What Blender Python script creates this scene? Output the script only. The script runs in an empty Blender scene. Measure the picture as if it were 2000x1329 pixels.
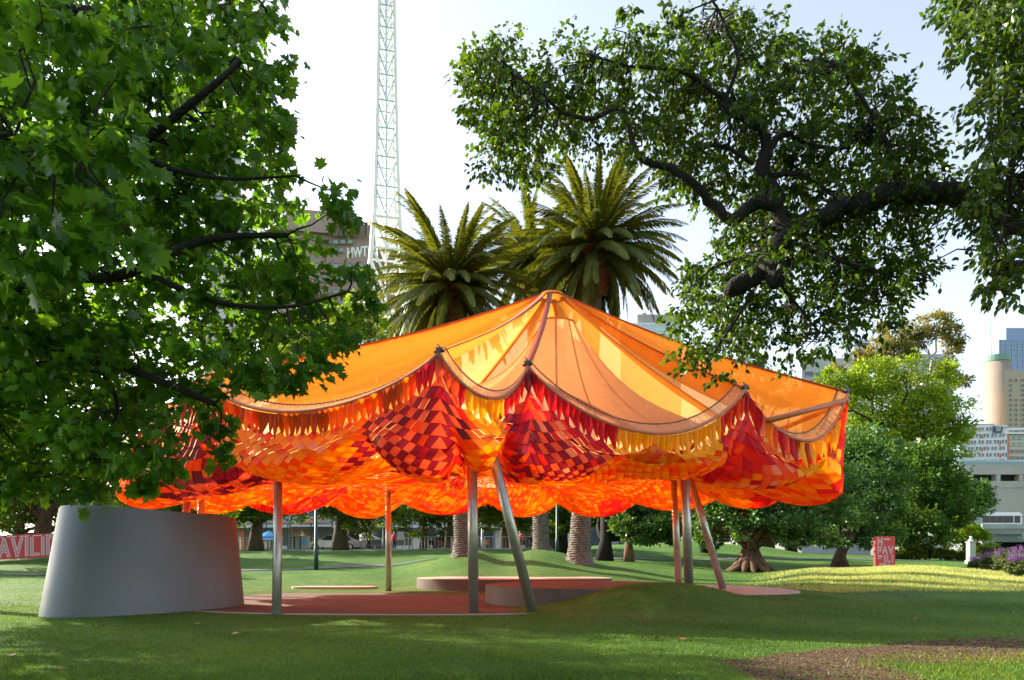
import bpy, math, random
import numpy as np
from mathutils import Vector, Matrix
random.seed(7); RNG = np.random.default_rng(7)
C = bpy.context.scene.collection
SC = bpy.context.scene
PI = math.pi
F_ = 1333.0; HZ = 1085.0; EYE = 1.5
def W(px, py, Y): return Vector(((px-1000)/F_*Y, Y, EYE+(HZ-py)/F_*Y))

# ------------------------------------------------ camera, sky, sun, exposure
cam = bpy.data.cameras.new("camera"); co = bpy.data.objects.new("camera", cam); C.objects.link(co)
co.location = (0, 0, EYE); co.rotation_euler = (PI/2, 0, 0)
cam.sensor_width = 36; cam.lens = 24; cam.shift_y = (HZ-664.5)/2000; cam.clip_start = .1; cam.clip_end = 6000
SC.camera = co
SUN_AZ = math.radians(-62)      # measured from the view direction, negative = left
SUN_EL = math.radians(26)
w = bpy.data.worlds.new("World"); SC.world = w; w.use_nodes = True
nt = w.node_tree; bg = nt.nodes["Background"]
sky = nt.nodes.new("ShaderNodeTexSky"); sky.sky_type = 'NISHITA'; sky.sun_disc = False
sky.sun_elevation = SUN_EL; sky.sun_rotation = SUN_AZ
sky.air_density = 1.0; sky.dust_density = 1.6; sky.ozone_density = 1.0
hs_ = nt.nodes.new('ShaderNodeHueSaturation'); hs_.inputs['Saturation'].default_value = .6
nt.links.new(sky.outputs[0], hs_.inputs['Color']); nt.links.new(hs_.outputs[0], bg.inputs[0]); bg.inputs[1].default_value = 0.125
sl = bpy.data.lights.new("sun", 'SUN'); sl.energy = 4.3; sl.angle = math.radians(.6); sl.color = (1, .9, .72)
so = bpy.data.objects.new("sun", sl); C.objects.link(so)
sd = Vector((math.sin(SUN_AZ)*math.cos(SUN_EL), math.cos(SUN_AZ)*math.cos(SUN_EL), math.sin(SUN_EL)))
so.rotation_euler = sd.to_track_quat('Z', 'Y').to_euler(); so.location = sd*60
vs = SC.view_settings; vs.view_transform = 'Standard'; vs.look = 'None'; vs.gamma = 1; vs.use_curve_mapping = False
vs.exposure = 1.7
cy = SC.cycles
cy.max_bounces = 7; cy.diffuse_bounces = 4; cy.glossy_bounces = 2; cy.transmission_bounces = 4; cy.transparent_max_bounces = 14
cy.use_denoising = True; cy.caustics_reflective = False; cy.caustics_refractive = False
cy.sample_clamp_indirect = 6

# ------------------------------------------------ helpers
def tag(o, label=None, cat=None, group=None, kind=None):
    if label: o['label'] = label
    if cat: o['category'] = cat
    if group: o['group'] = group
    if kind: o['kind'] = kind
    return o
def thing(name, label, cat, loc=(0, 0, 0), group=None):
    o = bpy.data.objects.new(name, None); C.objects.link(o); o.location = loc; o.empty_display_size = .3
    return tag(o, label, cat, group)
def link(name, me, parent=None, mw=None):
    o = bpy.data.objects.new(name, me); C.objects.link(o)
    if parent is not None:
        o.parent = parent; o.matrix_parent_inverse = Matrix.Translation(-proot(parent))
    if mw is not None: o.matrix_basis = mw
    return o
def proot(p):
    # world offset of a parent: children keep world coordinates
    if p.type == 'EMPTY': return Vector(p.location)
    return Vector((0, 0, 0)) if p.parent is None else Vector((0, 0, 0))
class MB:
    def __init__(s): s.v = []; s.f = []; s.mi = []
    def add(s, v, f, mi=0):
        n = len(s.v); s.v += [tuple(p) for p in v]; s.f += [tuple(n+i for i in q) for q in f]; s.mi += [mi]*len(f); return s
    def box(s, c, d, rz=0, mi=0):
        x, y, z = d[0]/2, d[1]/2, d[2]/2; v = []
        ca, sa = math.cos(rz), math.sin(rz)
        for a, b, e in ((-1,-1,-1),(1,-1,-1),(1,1,-1),(-1,1,-1),(-1,-1,1),(1,-1,1),(1,1,1),(-1,1,1)):
            X, Y = a*x, b*y; v.append((c[0]+X*ca-Y*sa, c[1]+X*sa+Y*ca, c[2]+e*z))
        return s.add(v, [(0,3,2,1),(4,5,6,7),(0,1,5,4),(1,2,6,5),(2,3,7,6),(3,0,4,7)], mi)
    def tube(s, pts, rad, seg=8, caps=True, mi=0):
        pts = [Vector(p) for p in pts]; n = len(pts)
        if not hasattr(rad, '__len__'): rad = [rad]*n
        v = []; t0 = (pts[1]-pts[0]).normalized()
        up = Vector((0, 0, 1)) if abs(t0.z) < .9 else Vector((1, 0, 0))
        x = t0.cross(up).normalized()
        for i, p in enumerate(pts):
            t = (pts[min(i+1, n-1)]-pts[max(i-1, 0)]).normalized()
            x = (x-t*x.dot(t))
            x = x.normalized() if x.length > 1e-6 else t.orthogonal().normalized()
            y = t.cross(x)
            for k in range(seg):
                a = 2*PI*k/seg; v.append(p+(x*math.cos(a)+y*math.sin(a))*rad[i])
        f = [(i*seg+k, i*seg+(k+1) % seg, (i+1)*seg+(k+1) % seg, (i+1)*seg+k) for i in range(n-1) for k in range(seg)]
        if caps: f += [tuple(range(seg-1, -1, -1)), tuple((n-1)*seg+k for k in range(seg))]
        return s.add(v, f, mi)
    def quad(s, a, b, c, d, mi=0): return s.add([a, b, c, d], [(0,1,2,3)], mi)
    def build(s, name, mat, parent=None, smooth=False):
        me = bpy.data.meshes.new(name); me.from_pydata(s.v, [], s.f)
        for m in (mat if isinstance(mat, (list, tuple)) else [mat]): me.materials.append(m)
        if any(s.mi): me.polygons.foreach_set('material_index', s.mi)
        if smooth: me.polygons.foreach_set('use_smooth', [True]*len(me.polygons))
        me.update()
        return link(name, me, parent)
def npmesh(name, V, T, mat, tint=None, smooth=False):
    me = bpy.data.meshes.new(name); V = np.asarray(V, np.float32); T = np.asarray(T, np.int32)
    k = T.shape[1]
    me.vertices.add(len(V)); me.vertices.foreach_set('co', V.ravel())
    me.loops.add(T.size); me.loops.foreach_set('vertex_index', T.ravel())
    me.polygons.add(len(T)); me.polygons.foreach_set('loop_start', np.arange(0, T.size, k, dtype=np.int32))
    if smooth: me.polygons.foreach_set('use_smooth', np.ones(len(T), bool))
    me.update(calc_edges=True)
    if tint is not None:
        a = me.attributes.new('tint', 'FLOAT', 'POINT'); a.data.foreach_set('value', np.asarray(tint, np.float32).ravel())
    for m in (mat if isinstance(mat, (list, tuple)) else [mat]): me.materials.append(m)
    return me

def hexc(r, g, b): return (r, g, b, 1)
def M(name, col, rough=.6, metal=0, var=0, scale=4, bump=0, bscale=40, spec=.4, col2=None, detail=6, stretch=None):
    m = bpy.data.materials.new(name); m.use_nodes = True; n = m.node_tree; b = n.nodes['Principled BSDF']
    b.inputs['Base Color'].default_value = (*col, 1); b.inputs['Roughness'].default_value = rough
    b.inputs['Metallic'].default_value = metal; b.inputs['Specular IOR Level'].default_value = spec
    tc = n.nodes.new('ShaderNodeTexCoord'); vec = tc.outputs['Object']
    if stretch:
        mp = n.nodes.new('ShaderNodeMapping'); mp.inputs['Scale'].default_value = stretch; n.links.new(vec, mp.inputs[0]); vec = mp.outputs[0]
    if var or col2:
        t = n.nodes.new('ShaderNodeTexNoise'); t.inputs['Scale'].default_value = scale; t.inputs['Detail'].default_value = detail
        n.links.new(vec, t.inputs['Vector'])
        r = n.nodes.new('ShaderNodeValToRGB'); r.color_ramp.elements[0].position = .3; r.color_ramp.elements[1].position = .7
        c2 = col2 if col2 else tuple(min(1, c*(1+var)) for c in col); c1 = col if col2 else tuple(c*(1-var) for c in col)
        r.color_ramp.elements[0].color = (*c1, 1); r.color_ramp.elements[1].color = (*c2, 1)
        n.links.new(t.outputs[0], r.inputs[0]); n.links.new(r.outputs[0], b.inputs['Base Color'])
        rr = n.nodes.new('ShaderNodeMapRange'); rr.inputs[3].default_value = max(.05, rough-.1); rr.inputs[4].default_value = min(1, rough+.12)
        n.links.new(t.outputs[0], rr.inputs[0]); n.links.new(rr.outputs[0], b.inputs['Roughness'])
    if bump:
        t = n.nodes.new('ShaderNodeTexNoise'); t.inputs['Scale'].default_value = bscale; t.inputs['Detail'].default_value = 8
        n.links.new(vec, t.inputs['Vector'])
        bp = n.nodes.new('ShaderNodeBump'); bp.inputs['Strength'].default_value = bump; bp.inputs['Distance'].default_value = .05
        n.links.new(t.outputs[0], bp.inputs['Height']); n.links.new(bp.outputs[0], b.inputs['Normal'])
    return m
def leafmat(name, dark, light, trans=.5, gloss=.12, tscale=1.6, rough=.4, obj_rand=False):
    m = bpy.data.materials.new(name); m.use_nodes = True; n = m.node_tree; n.nodes.clear()
    out = n.nodes.new('ShaderNodeOutputMaterial')
    r = n.nodes.new('ShaderNodeMix'); r.data_type = 'RGBA'
    r.inputs[6].default_value = (*dark, 1); r.inputs[7].default_value = (*light, 1)
    if obj_rand:
        a = n.nodes.new('ShaderNodeObjectInfo'); n.links.new(a.outputs['Random'], r.inputs[0])
    else:
        a = n.nodes.new('ShaderNodeAttribute'); a.attribute_name = 'tint'; n.links.new(a.outputs['Fac'], r.inputs[0])
    d = n.nodes.new('ShaderNodeBsdfDiffuse'); t = n.nodes.new('ShaderNodeBsdfTranslucent'); g = n.nodes.new('ShaderNodeBsdfGlossy')
    g.inputs['Roughness'].default_value = rough; g.inputs['Color'].default_value = (.8, .85, .75, 1)
    tm = n.nodes.new('ShaderNodeMix'); tm.data_type = 'RGBA'; tm.blend_type = 'MULTIPLY'; tm.inputs[0].default_value = 1
    tm.inputs[7].default_value = (tscale*1.15, tscale, tscale*.35, 1); n.links.new(r.outputs[2], tm.inputs[6])
    n.links.new(r.outputs[2], d.inputs[0]); n.links.new(tm.outputs[2], t.inputs[0])
    m1 = n.nodes.new('ShaderNodeMixShader'); m1.inputs[0].default_value = trans
    n.links.new(d.outputs[0], m1.inputs[1]); n.links.new(t.outputs[0], m1.inputs[2])
    lw = n.nodes.new('ShaderNodeLayerWeight'); lw.inputs[0].default_value = .3
    mm = n.nodes.new('ShaderNodeMath'); mm.operation = 'MULTIPLY_ADD'; mm.inputs[1].default_value = gloss*.8; mm.inputs[2].default_value = gloss*.12
    n.links.new(lw.outputs['Fresnel'], mm.inputs[0])
    m2 = n.nodes.new('ShaderNodeMixShader'); n.links.new(mm.outputs[0], m2.inputs[0])
    n.links.new(m1.outputs[0], m2.inputs[1]); n.links.new(g.outputs[0], m2.inputs[2]); n.links.new(m2.outputs[0], out.inputs[0])
    return m
def clothmat(name, col, tcol=None, trans=.5, holes=0, gloss=.06, rough=.35, weave=0, var=.08, tcol2=(1, 1, 1)):
    m = bpy.data.materials.new(name); m.use_nodes = True; n = m.node_tree; n.nodes.clear()
    out = n.nodes.new('ShaderNodeOutputMaterial'); tcol = tcol or col
    tc = n.nodes.new('ShaderNodeTexCoord')
    ns = n.nodes.new('ShaderNodeTexNoise'); ns.inputs['Scale'].default_value = 3.0; ns.inputs['Detail'].default_value = 5
    n.links.new(tc.outputs['Object'], ns.inputs['Vector'])
    mr = n.nodes.new('ShaderNodeMapRange'); mr.inputs[1].default_value = .3; mr.inputs[2].default_value = .7
    mr.inputs[3].default_value = 1-var; mr.inputs[4].default_value = 1+var; n.links.new(ns.outputs[0], mr.inputs[0])
    def sc(c):
        v = n.nodes.new('ShaderNodeVectorMath'); v.operation = 'SCALE'; v.inputs[0].default_value = c; n.links.new(mr.outputs[0], v.inputs['Scale']); return v.outputs[0]
    d = n.nodes.new('ShaderNodeBsdfDiffuse'); n.links.new(sc(col), d.inputs[0])
    t = n.nodes.new('ShaderNodeBsdfTranslucent'); n.links.new(sc(tcol), t.inputs[0])
    g = n.nodes.new('ShaderNodeBsdfGlossy'); g.inputs['Roughness'].default_value = rough
    m1 = n.nodes.new('ShaderNodeMixShader'); m1.inputs[0].default_value = trans
    n.links.new(d.outputs[0], m1.inputs[1]); n.links.new(t.outputs[0], m1.inputs[2])
    m2 = n.nodes.new('ShaderNodeMixShader'); m2.inputs[0].default_value = gloss
    n.links.new(m1.outputs[0], m2.inputs[1]); n.links.new(g.outputs[0], m2.inputs[2]); last = m2.outputs[0]
    if holes:
        tr = n.nodes.new('ShaderNodeBsdfTransparent'); tr.inputs[0].default_value = (*tcol2, 1); m3 = n.nodes.new('ShaderNodeMixShader')
        m3.inputs[0].default_value = holes
        if weave:
            wv = n.nodes.new('ShaderNodeTexNoise'); wv.inputs['Scale'].default_value = weave; wv.inputs['Detail'].default_value = 2
            n.links.new(tc.outputs['Object'], wv.inputs['Vector'])
            h = n.nodes.new('ShaderNodeMapRange'); h.inputs[1].default_value = .35; h.inputs[2].default_value = .65
            h.inputs[3].default_value = max(0, holes-.14); h.inputs[4].default_value = min(1, holes+.14)
            n.links.new(wv.outputs[0], h.inputs[0]); n.links.new(h.outputs[0], m3.inputs[0])
        n.links.new(last, m3.inputs[1]); n.links.new(tr.outputs[0], m3.inputs[2]); last = m3.outputs[0]
    n.links.new(last, out.inputs[0]); return m

def ss(t): t = np.clip(t, 0, 1); return t*t*(3-2*t)

# ------------------------------------------------ terrain
YS = np.array([-30, 0, 8, 14, 20, 24, 28, 32, 36, 40, 45, 50, 55, 70, 4000.])
ZT = {
 -600: [0, 0, 0, 0, .0, .05, .1, .3, .55, .7, .95, 1.4, 1.8, 1.8, 1.8],
 0:    [0, 0, 0, 0, .0, .0, .12, .3, .45, .55, .9, 1.4, 1.8, 1.8, 1.8],
 450:  [0, 0, 0, 0, .0, .0, .05, .2, .42, .6, 1.0, 1.45, 1.85, 1.85, 1.8],
 750:  [0, 0, 0, 0, .0, .0, .05, .25, .55, .68, 1.05, 1.5, 1.9, 1.9, 1.8],
 925:  [0, 0, 0, 0, .0, .0, .12, .8, 1.78, 1.6, 1.45, 1.6, 1.95, 1.95, 1.8],
 985:  [0, 0, 0, 0, .0, .0, .12, .75, 1.45, 1.3, 1.3, 1.6, 1.95, 1.95, 1.8],
 1045: [0, 0, 0, 0, .0, .0, .15, .9, 1.8, 1.7, 1.4, 1.6, 1.95, 1.95, 1.8],
 1200: [0, 0, 0, 0, .05, .05, .2, .7, 1.08, 1.05, 1.1, 1.35, 2.0, 2.6, 1.8],
 1350: [0, 0, 0, 0, .12, .2, .25, .35, .6, .8, .95, 1.15, 1.7, 3.0, 1.8],
 1465: [0, 0, 0, 0, .08, .22, .3, .35, .5, .55, .9, 1.2, 1.5, 2.5, 1.8],
 1600: [0, 0, 0, .02, .1, .25, .55, .85, .75, .6, .8, 1.1, 1.3, 1.6, 1.8],
 1800: [0, 0, 0, .02, .1, .3, .75, .95, .75, .7, .75, .9, 1.1, 1.3, 1.8],
 2000: [0, 0, 0, .02, .1, .3, .55, .65, .65, .7, .75, .85, 1.0, 1.0, 1.8],
 2600: [0, 0, 0, .02, .1, .25, .3, .4, .5, .6, .7, .8, 1.0, 1.0, 1.8]}
KX = np.array(sorted(ZT)); ZM = np.array([ZT[k] for k in KX])
def ground(x, y):
    x = np.asarray(x, float); y = np.asarray(y, float)
    px = 1000+F_*x/np.maximum(y, 10.); px = np.clip(px, KX[0], KX[-1])
    yy = np.clip(y, YS[0], YS[-1])
    i = np.clip(np.searchsorted(KX, px)-1, 0, len(KX)-2); j = np.clip(np.searchsorted(YS, yy)-1, 0, len(YS)-2)
    a = ss((px-KX[i])/(KX[i+1]-KX[i])); b = ss((yy-YS[j])/(YS[j+1]-YS[j]))*.5+.5*np.clip((yy-YS[j])/(YS[j+1]-YS[j]), 0, 1)
    z = (ZM[i, j]*(1-a)+ZM[i+1, j]*a)*(1-b)+(ZM[i, j+1]*(1-a)+ZM[i+1, j+1]*a)*b
    g = lambda cx, cy, sx, sy, h: h*np.exp(-((x-cx)/sx)**2-((y-cy)/sy)**2)
    z = z+g(3.2, 18.7, 1.9, 1.5, .60)+g(5.3, 19.2, 1.6, 1.6, .34)+g(8, 19, 2.5, 2.2, .10)
    q = np.sqrt(((x-6.6)/3.3)**2+((y-23.4)/3.7)**2); z = np.maximum(z, .315*ss((1.75-q)/.75))
    z = z+.03*np.sin(x*.9+y*.4)*np.sin(y*.7-x*.3)*ss((y-2)/10)*(np.abs(y-22) > 6)
    return z
def gz(x, y): return float(ground(x, y))
def dirtmask(x, y):
    x = np.asarray(x, float); y = np.asarray(y, float)
    wob = .35*np.sin(x*2.1+y)+.25*np.sin(y*3.3-x*1.3)+.2*np.sin(x*5.1)
    # patch of bare mulch in the near right corner
    l1 = (x-(2.75+.12*wob)); l2 = (9.95+(x-2.6)*.50+.25*wob)-y
    m = np.minimum(ss(l1/.25), ss(l2/.5))
    # regrown grass inside it
    gr = ss((x-4.9+wob*.6)/.9)*ss((9.7+wob*.4+.1*(x-4)-y)/.6)
    gr2 = ss((y-10.9-.1*x+wob*.4)/.5)*ss((x-5.4)/.6)
    return np.clip(m*(1-gr*.9)*(1-gr2*.55), 0, 1)
def grade(a, b, st, far, g=1.25):
    out = list(np.arange(a, b+1e-6, st)); s = st; v = b
    while v < far: s *= g; v += s; out.append(v)
    return out
xp = grade(0, 24, .3, 3600); xs = np.array([-v for v in xp[:0:-1]]+xp)
ys = np.array([-v for v in grade(0, 2, 1, 300)[:0:-1]][:]+list(np.arange(0, 6, 1.))+[v for v in grade(6, 60, .3, 3600)])
XX, YY = np.meshgrid(xs, ys, indexing='ij'); ZZ = ground(XX, YY)
n1, n2 = XX.shape
idx = np.arange(n1*n2).reshape(n1, n2)
Tq = np.stack([idx[:-1, :-1].ravel(), idx[1:, :-1].ravel(), idx[1:, 1:].ravel(), idx[:-1, 1:].ravel()], 1)
def groundmat():
    m = bpy.data.materials.new('lawn'); m.use_nodes = True; n = m.node_tree; b = n.nodes['Principled BSDF']
    b.inputs['Roughness'].default_value = .85; b.inputs['Specular IOR Level'].default_value = .15
    tc = n.nodes.new('ShaderNodeTexCoord')
    def noise(s, d=6, st=None):
        t = n.nodes.new('ShaderNodeTexNoise'); t.inputs['Scale'].default_value = s; t.inputs['Detail'].default_value = d
        if st:
            mp = n.nodes.new('ShaderNodeMapping'); mp.inputs['Scale'].default_value = st; n.links.new(tc.outputs['Object'], mp.inputs[0]); n.links.new(mp.outputs[0], t.inputs['Vector'])
        else: n.links.new(tc.outputs['Object'], t.inputs['Vector'])
        return t.outputs[0]
    def ramp(f, els):
        r = n.nodes.new('ShaderNodeValToRGB'); e = r.color_ramp.elements
        while len(e) > 1: e.remove(e[-1])
        e[0].position = els[0][0]; e[0].color = (*els[0][1], 1)
        for p, c in els[1:]: q = e.new(p); q.color = (*c, 1)
        n.links.new(f, r.inputs[0]); return r.outputs[0]
    def mix(f, a, bb, mode='MIX'):
        x = n.nodes.new('ShaderNodeMix'); x.data_type = 'RGBA'; x.blend_type = mode
        if isinstance(f, float): x.inputs[0].default_value = f
        else: n.links.new(f, x.inputs[0])
        n.links.new(a, x.inputs[6]); n.links.new(bb, x.inputs[7]); return x.outputs[2]
    big = ramp(noise(.35, 5), [(.3, (.048, .118, .018)), (.5, (.068, .150, .026)), (.7, (.105, .175, .038))])
    fine = ramp(noise(38, 8, (1, 1, 1)), [(.25, (.55, .55, .55)), (.5, (1, 1, 1)), (.75, (1.45, 1.4, 1.3))])
    mid = ramp(noise(3.2, 6), [(.3, (.8, .85, .8)), (.7, (1.2, 1.12, 1.15))])
    grass = mix(1.0, mix(1.0, big, fine, 'MULTIPLY'), mid, 'MULTIPLY')
    dirt = ramp(noise(26, 10), [(.3, (.035, .020, .012)), (.5, (.10, .060, .036)), (.68, (.19, .125, .08)), (.8, (.28, .20, .13))])
    at = n.nodes.new('ShaderNodeAttribute'); at.attribute_name = 'dirt'
    ad = n.nodes.new('ShaderNodeMath'); ad.operation = 'ADD'; n.links.new(at.outputs['Fac'], ad.inputs[0]); n.links.new(noise(7, 8), ad.inputs[1])
    mr = n.nodes.new('ShaderNodeMapRange'); mr.inputs[1].default_value = .95; mr.inputs[2].default_value = 1.1; n.links.new(ad.outputs[0], mr.inputs[0])
    colr = mix(mr.outputs[0], grass, dirt)
    n.links.new(colr, b.inputs['Base Color'])
    bp = n.nodes.new('ShaderNodeBump'); bp.inputs['Strength'].default_value = .8; bp.inputs['Distance'].default_value = .04
    n.links.new(noise(45, 8), bp.inputs['Height']); n.links.new(bp.outputs[0], b.inputs['Normal'])
    return m
lawn_m = groundmat()
me = npmesh('lawn', np.stack([XX.ravel(), YY.ravel(), ZZ.ravel()], 1), Tq, lawn_m, smooth=True)
a = me.attributes.new('dirt', 'FLOAT', 'POINT'); a.data.foreach_set('value', dirtmask(XX, YY).ravel().astype(np.float32))
tag(link('ground', me), kind='structure')

def ribbon(name, pts, wid, dz, mat, zfun=gz):
    mb = MB(); P = [Vector((p[0], p[1], 0)) for p in pts]; fine = []
    for i in range(len(P)-1):
        k = max(2, int((P[i+1]-P[i]).length/.6))
        fine += [P[i].lerp(P[i+1], j/k) for j in range(k)]
    fine.append(P[-1]); rows = []
    for i, p in enumerate(fine):
        t = (fine[min(i+1, len(fine)-1)]-fine[max(i-1, 0)]).normalized(); nn = Vector((-t.y, t.x, 0))
        rows.append([(q.x, q.y, zfun(q.x, q.y)+dz) for q in (p-nn*wid/2, p-nn*wid/6, p+nn*wid/6, p+nn*wid/2)])
    v = [q for r in rows for q in r]; f = [(4*i+k, 4*(i+1)+k, 4*(i+1)+k+1, 4*i+k+1) for i in range(len(rows)-1) for k in range(3)]
    mb.add(v, f); return mb.build(name, mat, smooth=True)
asph = M('asphalt', (.09, .095, .10), .8, var=.25, scale=3, bump=.3, bscale=60)
def at(px, Y): return ((px-1000)/F_*Y, Y)
tag(ribbon('path', [at(-500, 35), at(0, 36.5), at(450, 39.5), at(800, 43), at(1050, 46), at(1200, 48), at(1465, 51), at(1750, 54), at(2400, 56)], 1.3, .035, asph), kind='structure')
# the street beyond the lawn
tag(MB().box((-48, 72, 1.82), (116, 22, .22)).build('road', asph), kind='structure')
kerbm = M('bluestone', (.2, .21, .22), .7, var=.2, scale=2)
pav = M('pavement', (.32, .31, .29), .8, var=.15, scale=1.5)
tag(MB().box((-48, 59.3, 1.9), (116, 3.2, .26)).build('pavement', pav), kind='structure')
tag(MB().box((-48, 86, 1.95), (116, 6, .3)).build('far_pavement', pav), kind='structure')

# ------------------------------------------------ foliage generators
def T_elm():
    V = [(0,0,0), (.22,.3,.05), (.26,.55,.05), (0,1.0,-.12), (-.26,.55,.05), (-.22,.3,.05), (0,.45,-.02)]
    F = [(0,1,6),(1,2,6),(2,3,6),(3,4,6),(4,5,6),(5,0,6)]; return np.array(V), np.array(F)
def T_diam():
    V = [(0,0,0),(.3,.5,.08),(0,1,-.1),(-.3,.5,.08)]; return np.array(V, float), np.array([(0,1,2),(0,2,3)])
def T_maple():
    o = [(0,0),(.16,-.06),(.48,.02),(.30,.20),(.60,.42),(.36,.48),(.40,.70),(.18,.64),(0,1.05),(-.18,.64),(-.40,.70),(-.36,.48),(-.60,.42),(-.30,.20),(-.48,.02),(-.16,-.06)]
    V = [(x, y, .16*abs(x)-.22*max(0, y-.4)**2) for x, y in o]+[(0,.38,-.03)]
    n = len(o); F = [(i, (i+1) % n, n) for i in range(n)]; return np.array(V), np.array(F)
def frames(d, up_bias, rng):
    d = d/np.linalg.norm(d, axis=1)[:, None]
    r = rng.normal(size=d.shape); r[:, 2] += up_bias
    nrm = r-(r*d).sum(1)[:, None]*d; nrm /= np.linalg.norm(nrm, axis=1)[:, None]+1e-9
    return d, np.cross(d, nrm), nrm
def scatter(tmpl, pos, d, size, tint, rng, up=1.2):
    V, F = tmpl; d, s, n = frames(d, up, rng); N = len(pos)
    X = pos[:, None, :]+size[:, None, None]*(V[None, :, 0, None]*s[:, None, :]+V[None, :, 1, None]*d[:, None, :]+V[None, :, 2, None]*n[:, None, :])
    T = (F[None]+(np.arange(N)*len(V))[:, None, None]).reshape(-1, 3)
    return X.reshape(-1, 3), T, np.repeat(tint, len(V))
def leafmats_at(tmpl, pos, d, size, rng, up=1.2):
    d, s, n = frames(d, up, rng); out = []
    for i in range(len(pos)):
        m = Matrix(((s[i, 0], d[i, 0], n[i, 0], 0), (s[i, 1], d[i, 1], n[i, 1], 0), (s[i, 2], d[i, 2], n[i, 2], 0), (0, 0, 0, 1)))
        out.append(Matrix.Translation(Vector(pos[i]))@m@Matrix.Scale(float(size[i]), 4))
    return out
bark = M('bark', (.075, .052, .036), .9, var=.45, scale=5, bump=.9, bscale=14)
barkdark = M('dark_bark', (.018, .014, .012), .9, var=.5, scale=6, bump=.9, bscale=20)
barkfig = M('fig_bark', (.13, .075, .045), .9, var=.5, scale=2.5, bump=1, bscale=5, stretch=(1, 1, .35))
barkgum = M('pale_gum_bark', (.42, .38, .33), .7, var=.25, scale=2)
def jag(a, b, k, amp, rng):
    a, b = np.array(a, float), np.array(b, float); L = np.linalg.norm(b-a); out = []
    for i in range(k+1):
        t = i/k; p = a+(b-a)*t
        if 0 < i < k: p = p+rng.normal(size=3)*amp*L
        out.append(p)
    return out
def bgtree(name, label, trunk, blobs, nleaf, lsize, mat, wood=bark, r0=.3, group=None, seed=1, up=1.0, clump=26, spread=.30, droop=0., cat='tree', top=None, limbs=True, flare=1.5):
    """trunk: polyline of world points; blobs: (x,y,z,r[,rz])"""
    rng = np.random.default_rng(seed)
    root = thing(name, label, cat, tuple(trunk[0]), group)
    mb = MB(); n = len(trunk)
    rad = [r0*(flare if i == 0 else 1)*(1-.45*i/(n-1)) for i in range(n)]
    mb.tube(trunk, rad, 12); mb.build('trunk', wood, root, True)
    if limbs:
        lb = MB(); tp = np.array(trunk[-1])
        for bl in blobs:
            st = np.array(trunk[-1 if rng.random() < .6 else max(1, n-2)])
            pts = jag(st, bl[:3], 5, .06, rng)
            lb.tube(pts, list(np.linspace(r0*.42, r0*.09, 6)), 6, False)
            for _ in range(3):
                v = rng.normal(size=3); v /= np.linalg.norm(v); e = np.array(bl[:3])+v*bl[3]*.8
                lb.tube(jag(pts[4], e, 3, .08, rng), [r0*.1, r0*.08, r0*.05, r0*.03], 4, False)
        lb.build('branches', wood, root, True)
    B = np.array([(b[0], b[1], b[2], b[3], b[4] if len(b) > 4 else b[3]*.8) for b in blobs])
    wgt = B[:, 3]**2; wgt /= wgt.sum(); K = len(B)*clump
    bi = rng.choice(len(B), K, p=wgt); v = rng.normal(size=(K, 3)); v /= np.linalg.norm(v, axis=1)[:, None]
    rr = rng.uniform(.35, 1.05, K)**.5
    cc = B[bi, :3]+v*rr[:, None]*np.stack([B[bi, 3], B[bi, 3], B[bi, 4]], 1)
    cr = B[bi, 3]*spread*rng.uniform(.6, 1.3, K); ct = rng.uniform(0, 1, K)
    li = rng.integers(0, K, nleaf); o = rng.normal(size=(nleaf, 3))*.6; o[:, 2] *= .62
    pos = cc[li]+o*cr[li][:, None]
    d = o+rng.normal(size=(nleaf, 3))*.5+v[li]*.5; d[:, 2] -= droop
    size = lsize*rng.uniform(.7, 1.3, nleaf); tint = np.clip(ct[li]*.65+rng.uniform(0, .4, nleaf), 0, 1)
    X, T, tn = scatter(T_diam(), pos, d, size, tint, rng, up)
    o_ = link('crown', npmesh('crown', X, T, mat, tn), root); o_['kind'] = 'stuff'
    return root

# ------------------------------------------------ pavilion
steel = M('brushed_steel', (.50, .49, .46), .34, metal=.75, var=.12, scale=6, bump=.08, bscale=30)
pinkst = M('painted_frame', (.60, .20, .09), .45, var=.12, scale=6)
gunm = M('fitting_metal', (.12, .11, .10), .4, metal=.8)
netm = clothmat('orange_net', (1.0, .38, .05), (1.0, .47, .08), trans=.64, holes=.5, gloss=.0, weave=60, var=.07, tcol2=(1, .68, .36))
netsheer = clothmat('sheer_orange_net', (1.0, .38, .05), (1.0, .47, .08), trans=.64, holes=.84, gloss=.0, weave=60, var=.07, tcol2=(1, .88, .70))
strapm = M('webbing_strap', (.36, .105, .085), .75, var=.15, scale=20)
strap_back = clothmat('webbing_strap_backlit', (.36, .105, .085), (.5, .14, .08), trans=.4)
linem = clothmat('cream_lining', (.88, .80, .72), (1, .90, .80), trans=.6, holes=.06, gloss=.02, var=.05)
seamm = clothmat('lining_seam', (.50, .30, .20), (.5, .28, .16), trans=.35)
hemm = M('net_hem', (.16, .07, .035), .8, var=.2, scale=8)
hemstrip = clothmat('hem_strip', (1, .46, .14), (1, .60, .22), trans=.6, holes=.38, gloss=.10, var=.12)
lacem = M('lacing_cord', (.62, .38, .27), .6)
pav_ = thing('pavilion', 'orange tent pavilion with net roof and hanging curtain of red, purple and yellow scales', 'pavilion', (-1, 22.5, 0))
CEN = Vector((-1.6, 23.2, 0)); APX = W(1078, 579, 22.0)
nodes = [W(388, 738, 18.4), W(858, 690, 16.3), W(1030, 716, 17.2), W(1455, 762, 19.6), W(1655, 769, 20.6),
         Vector((9.2, 26.4, 6.1)), Vector((3.2, 30.6, 6.0)), Vector((-4.5, 31.2, 5.9)), Vector((-11.2, 30.0, 5.6)), W(252, 886, 25.6), W(292, 800, 21.8)]
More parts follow.
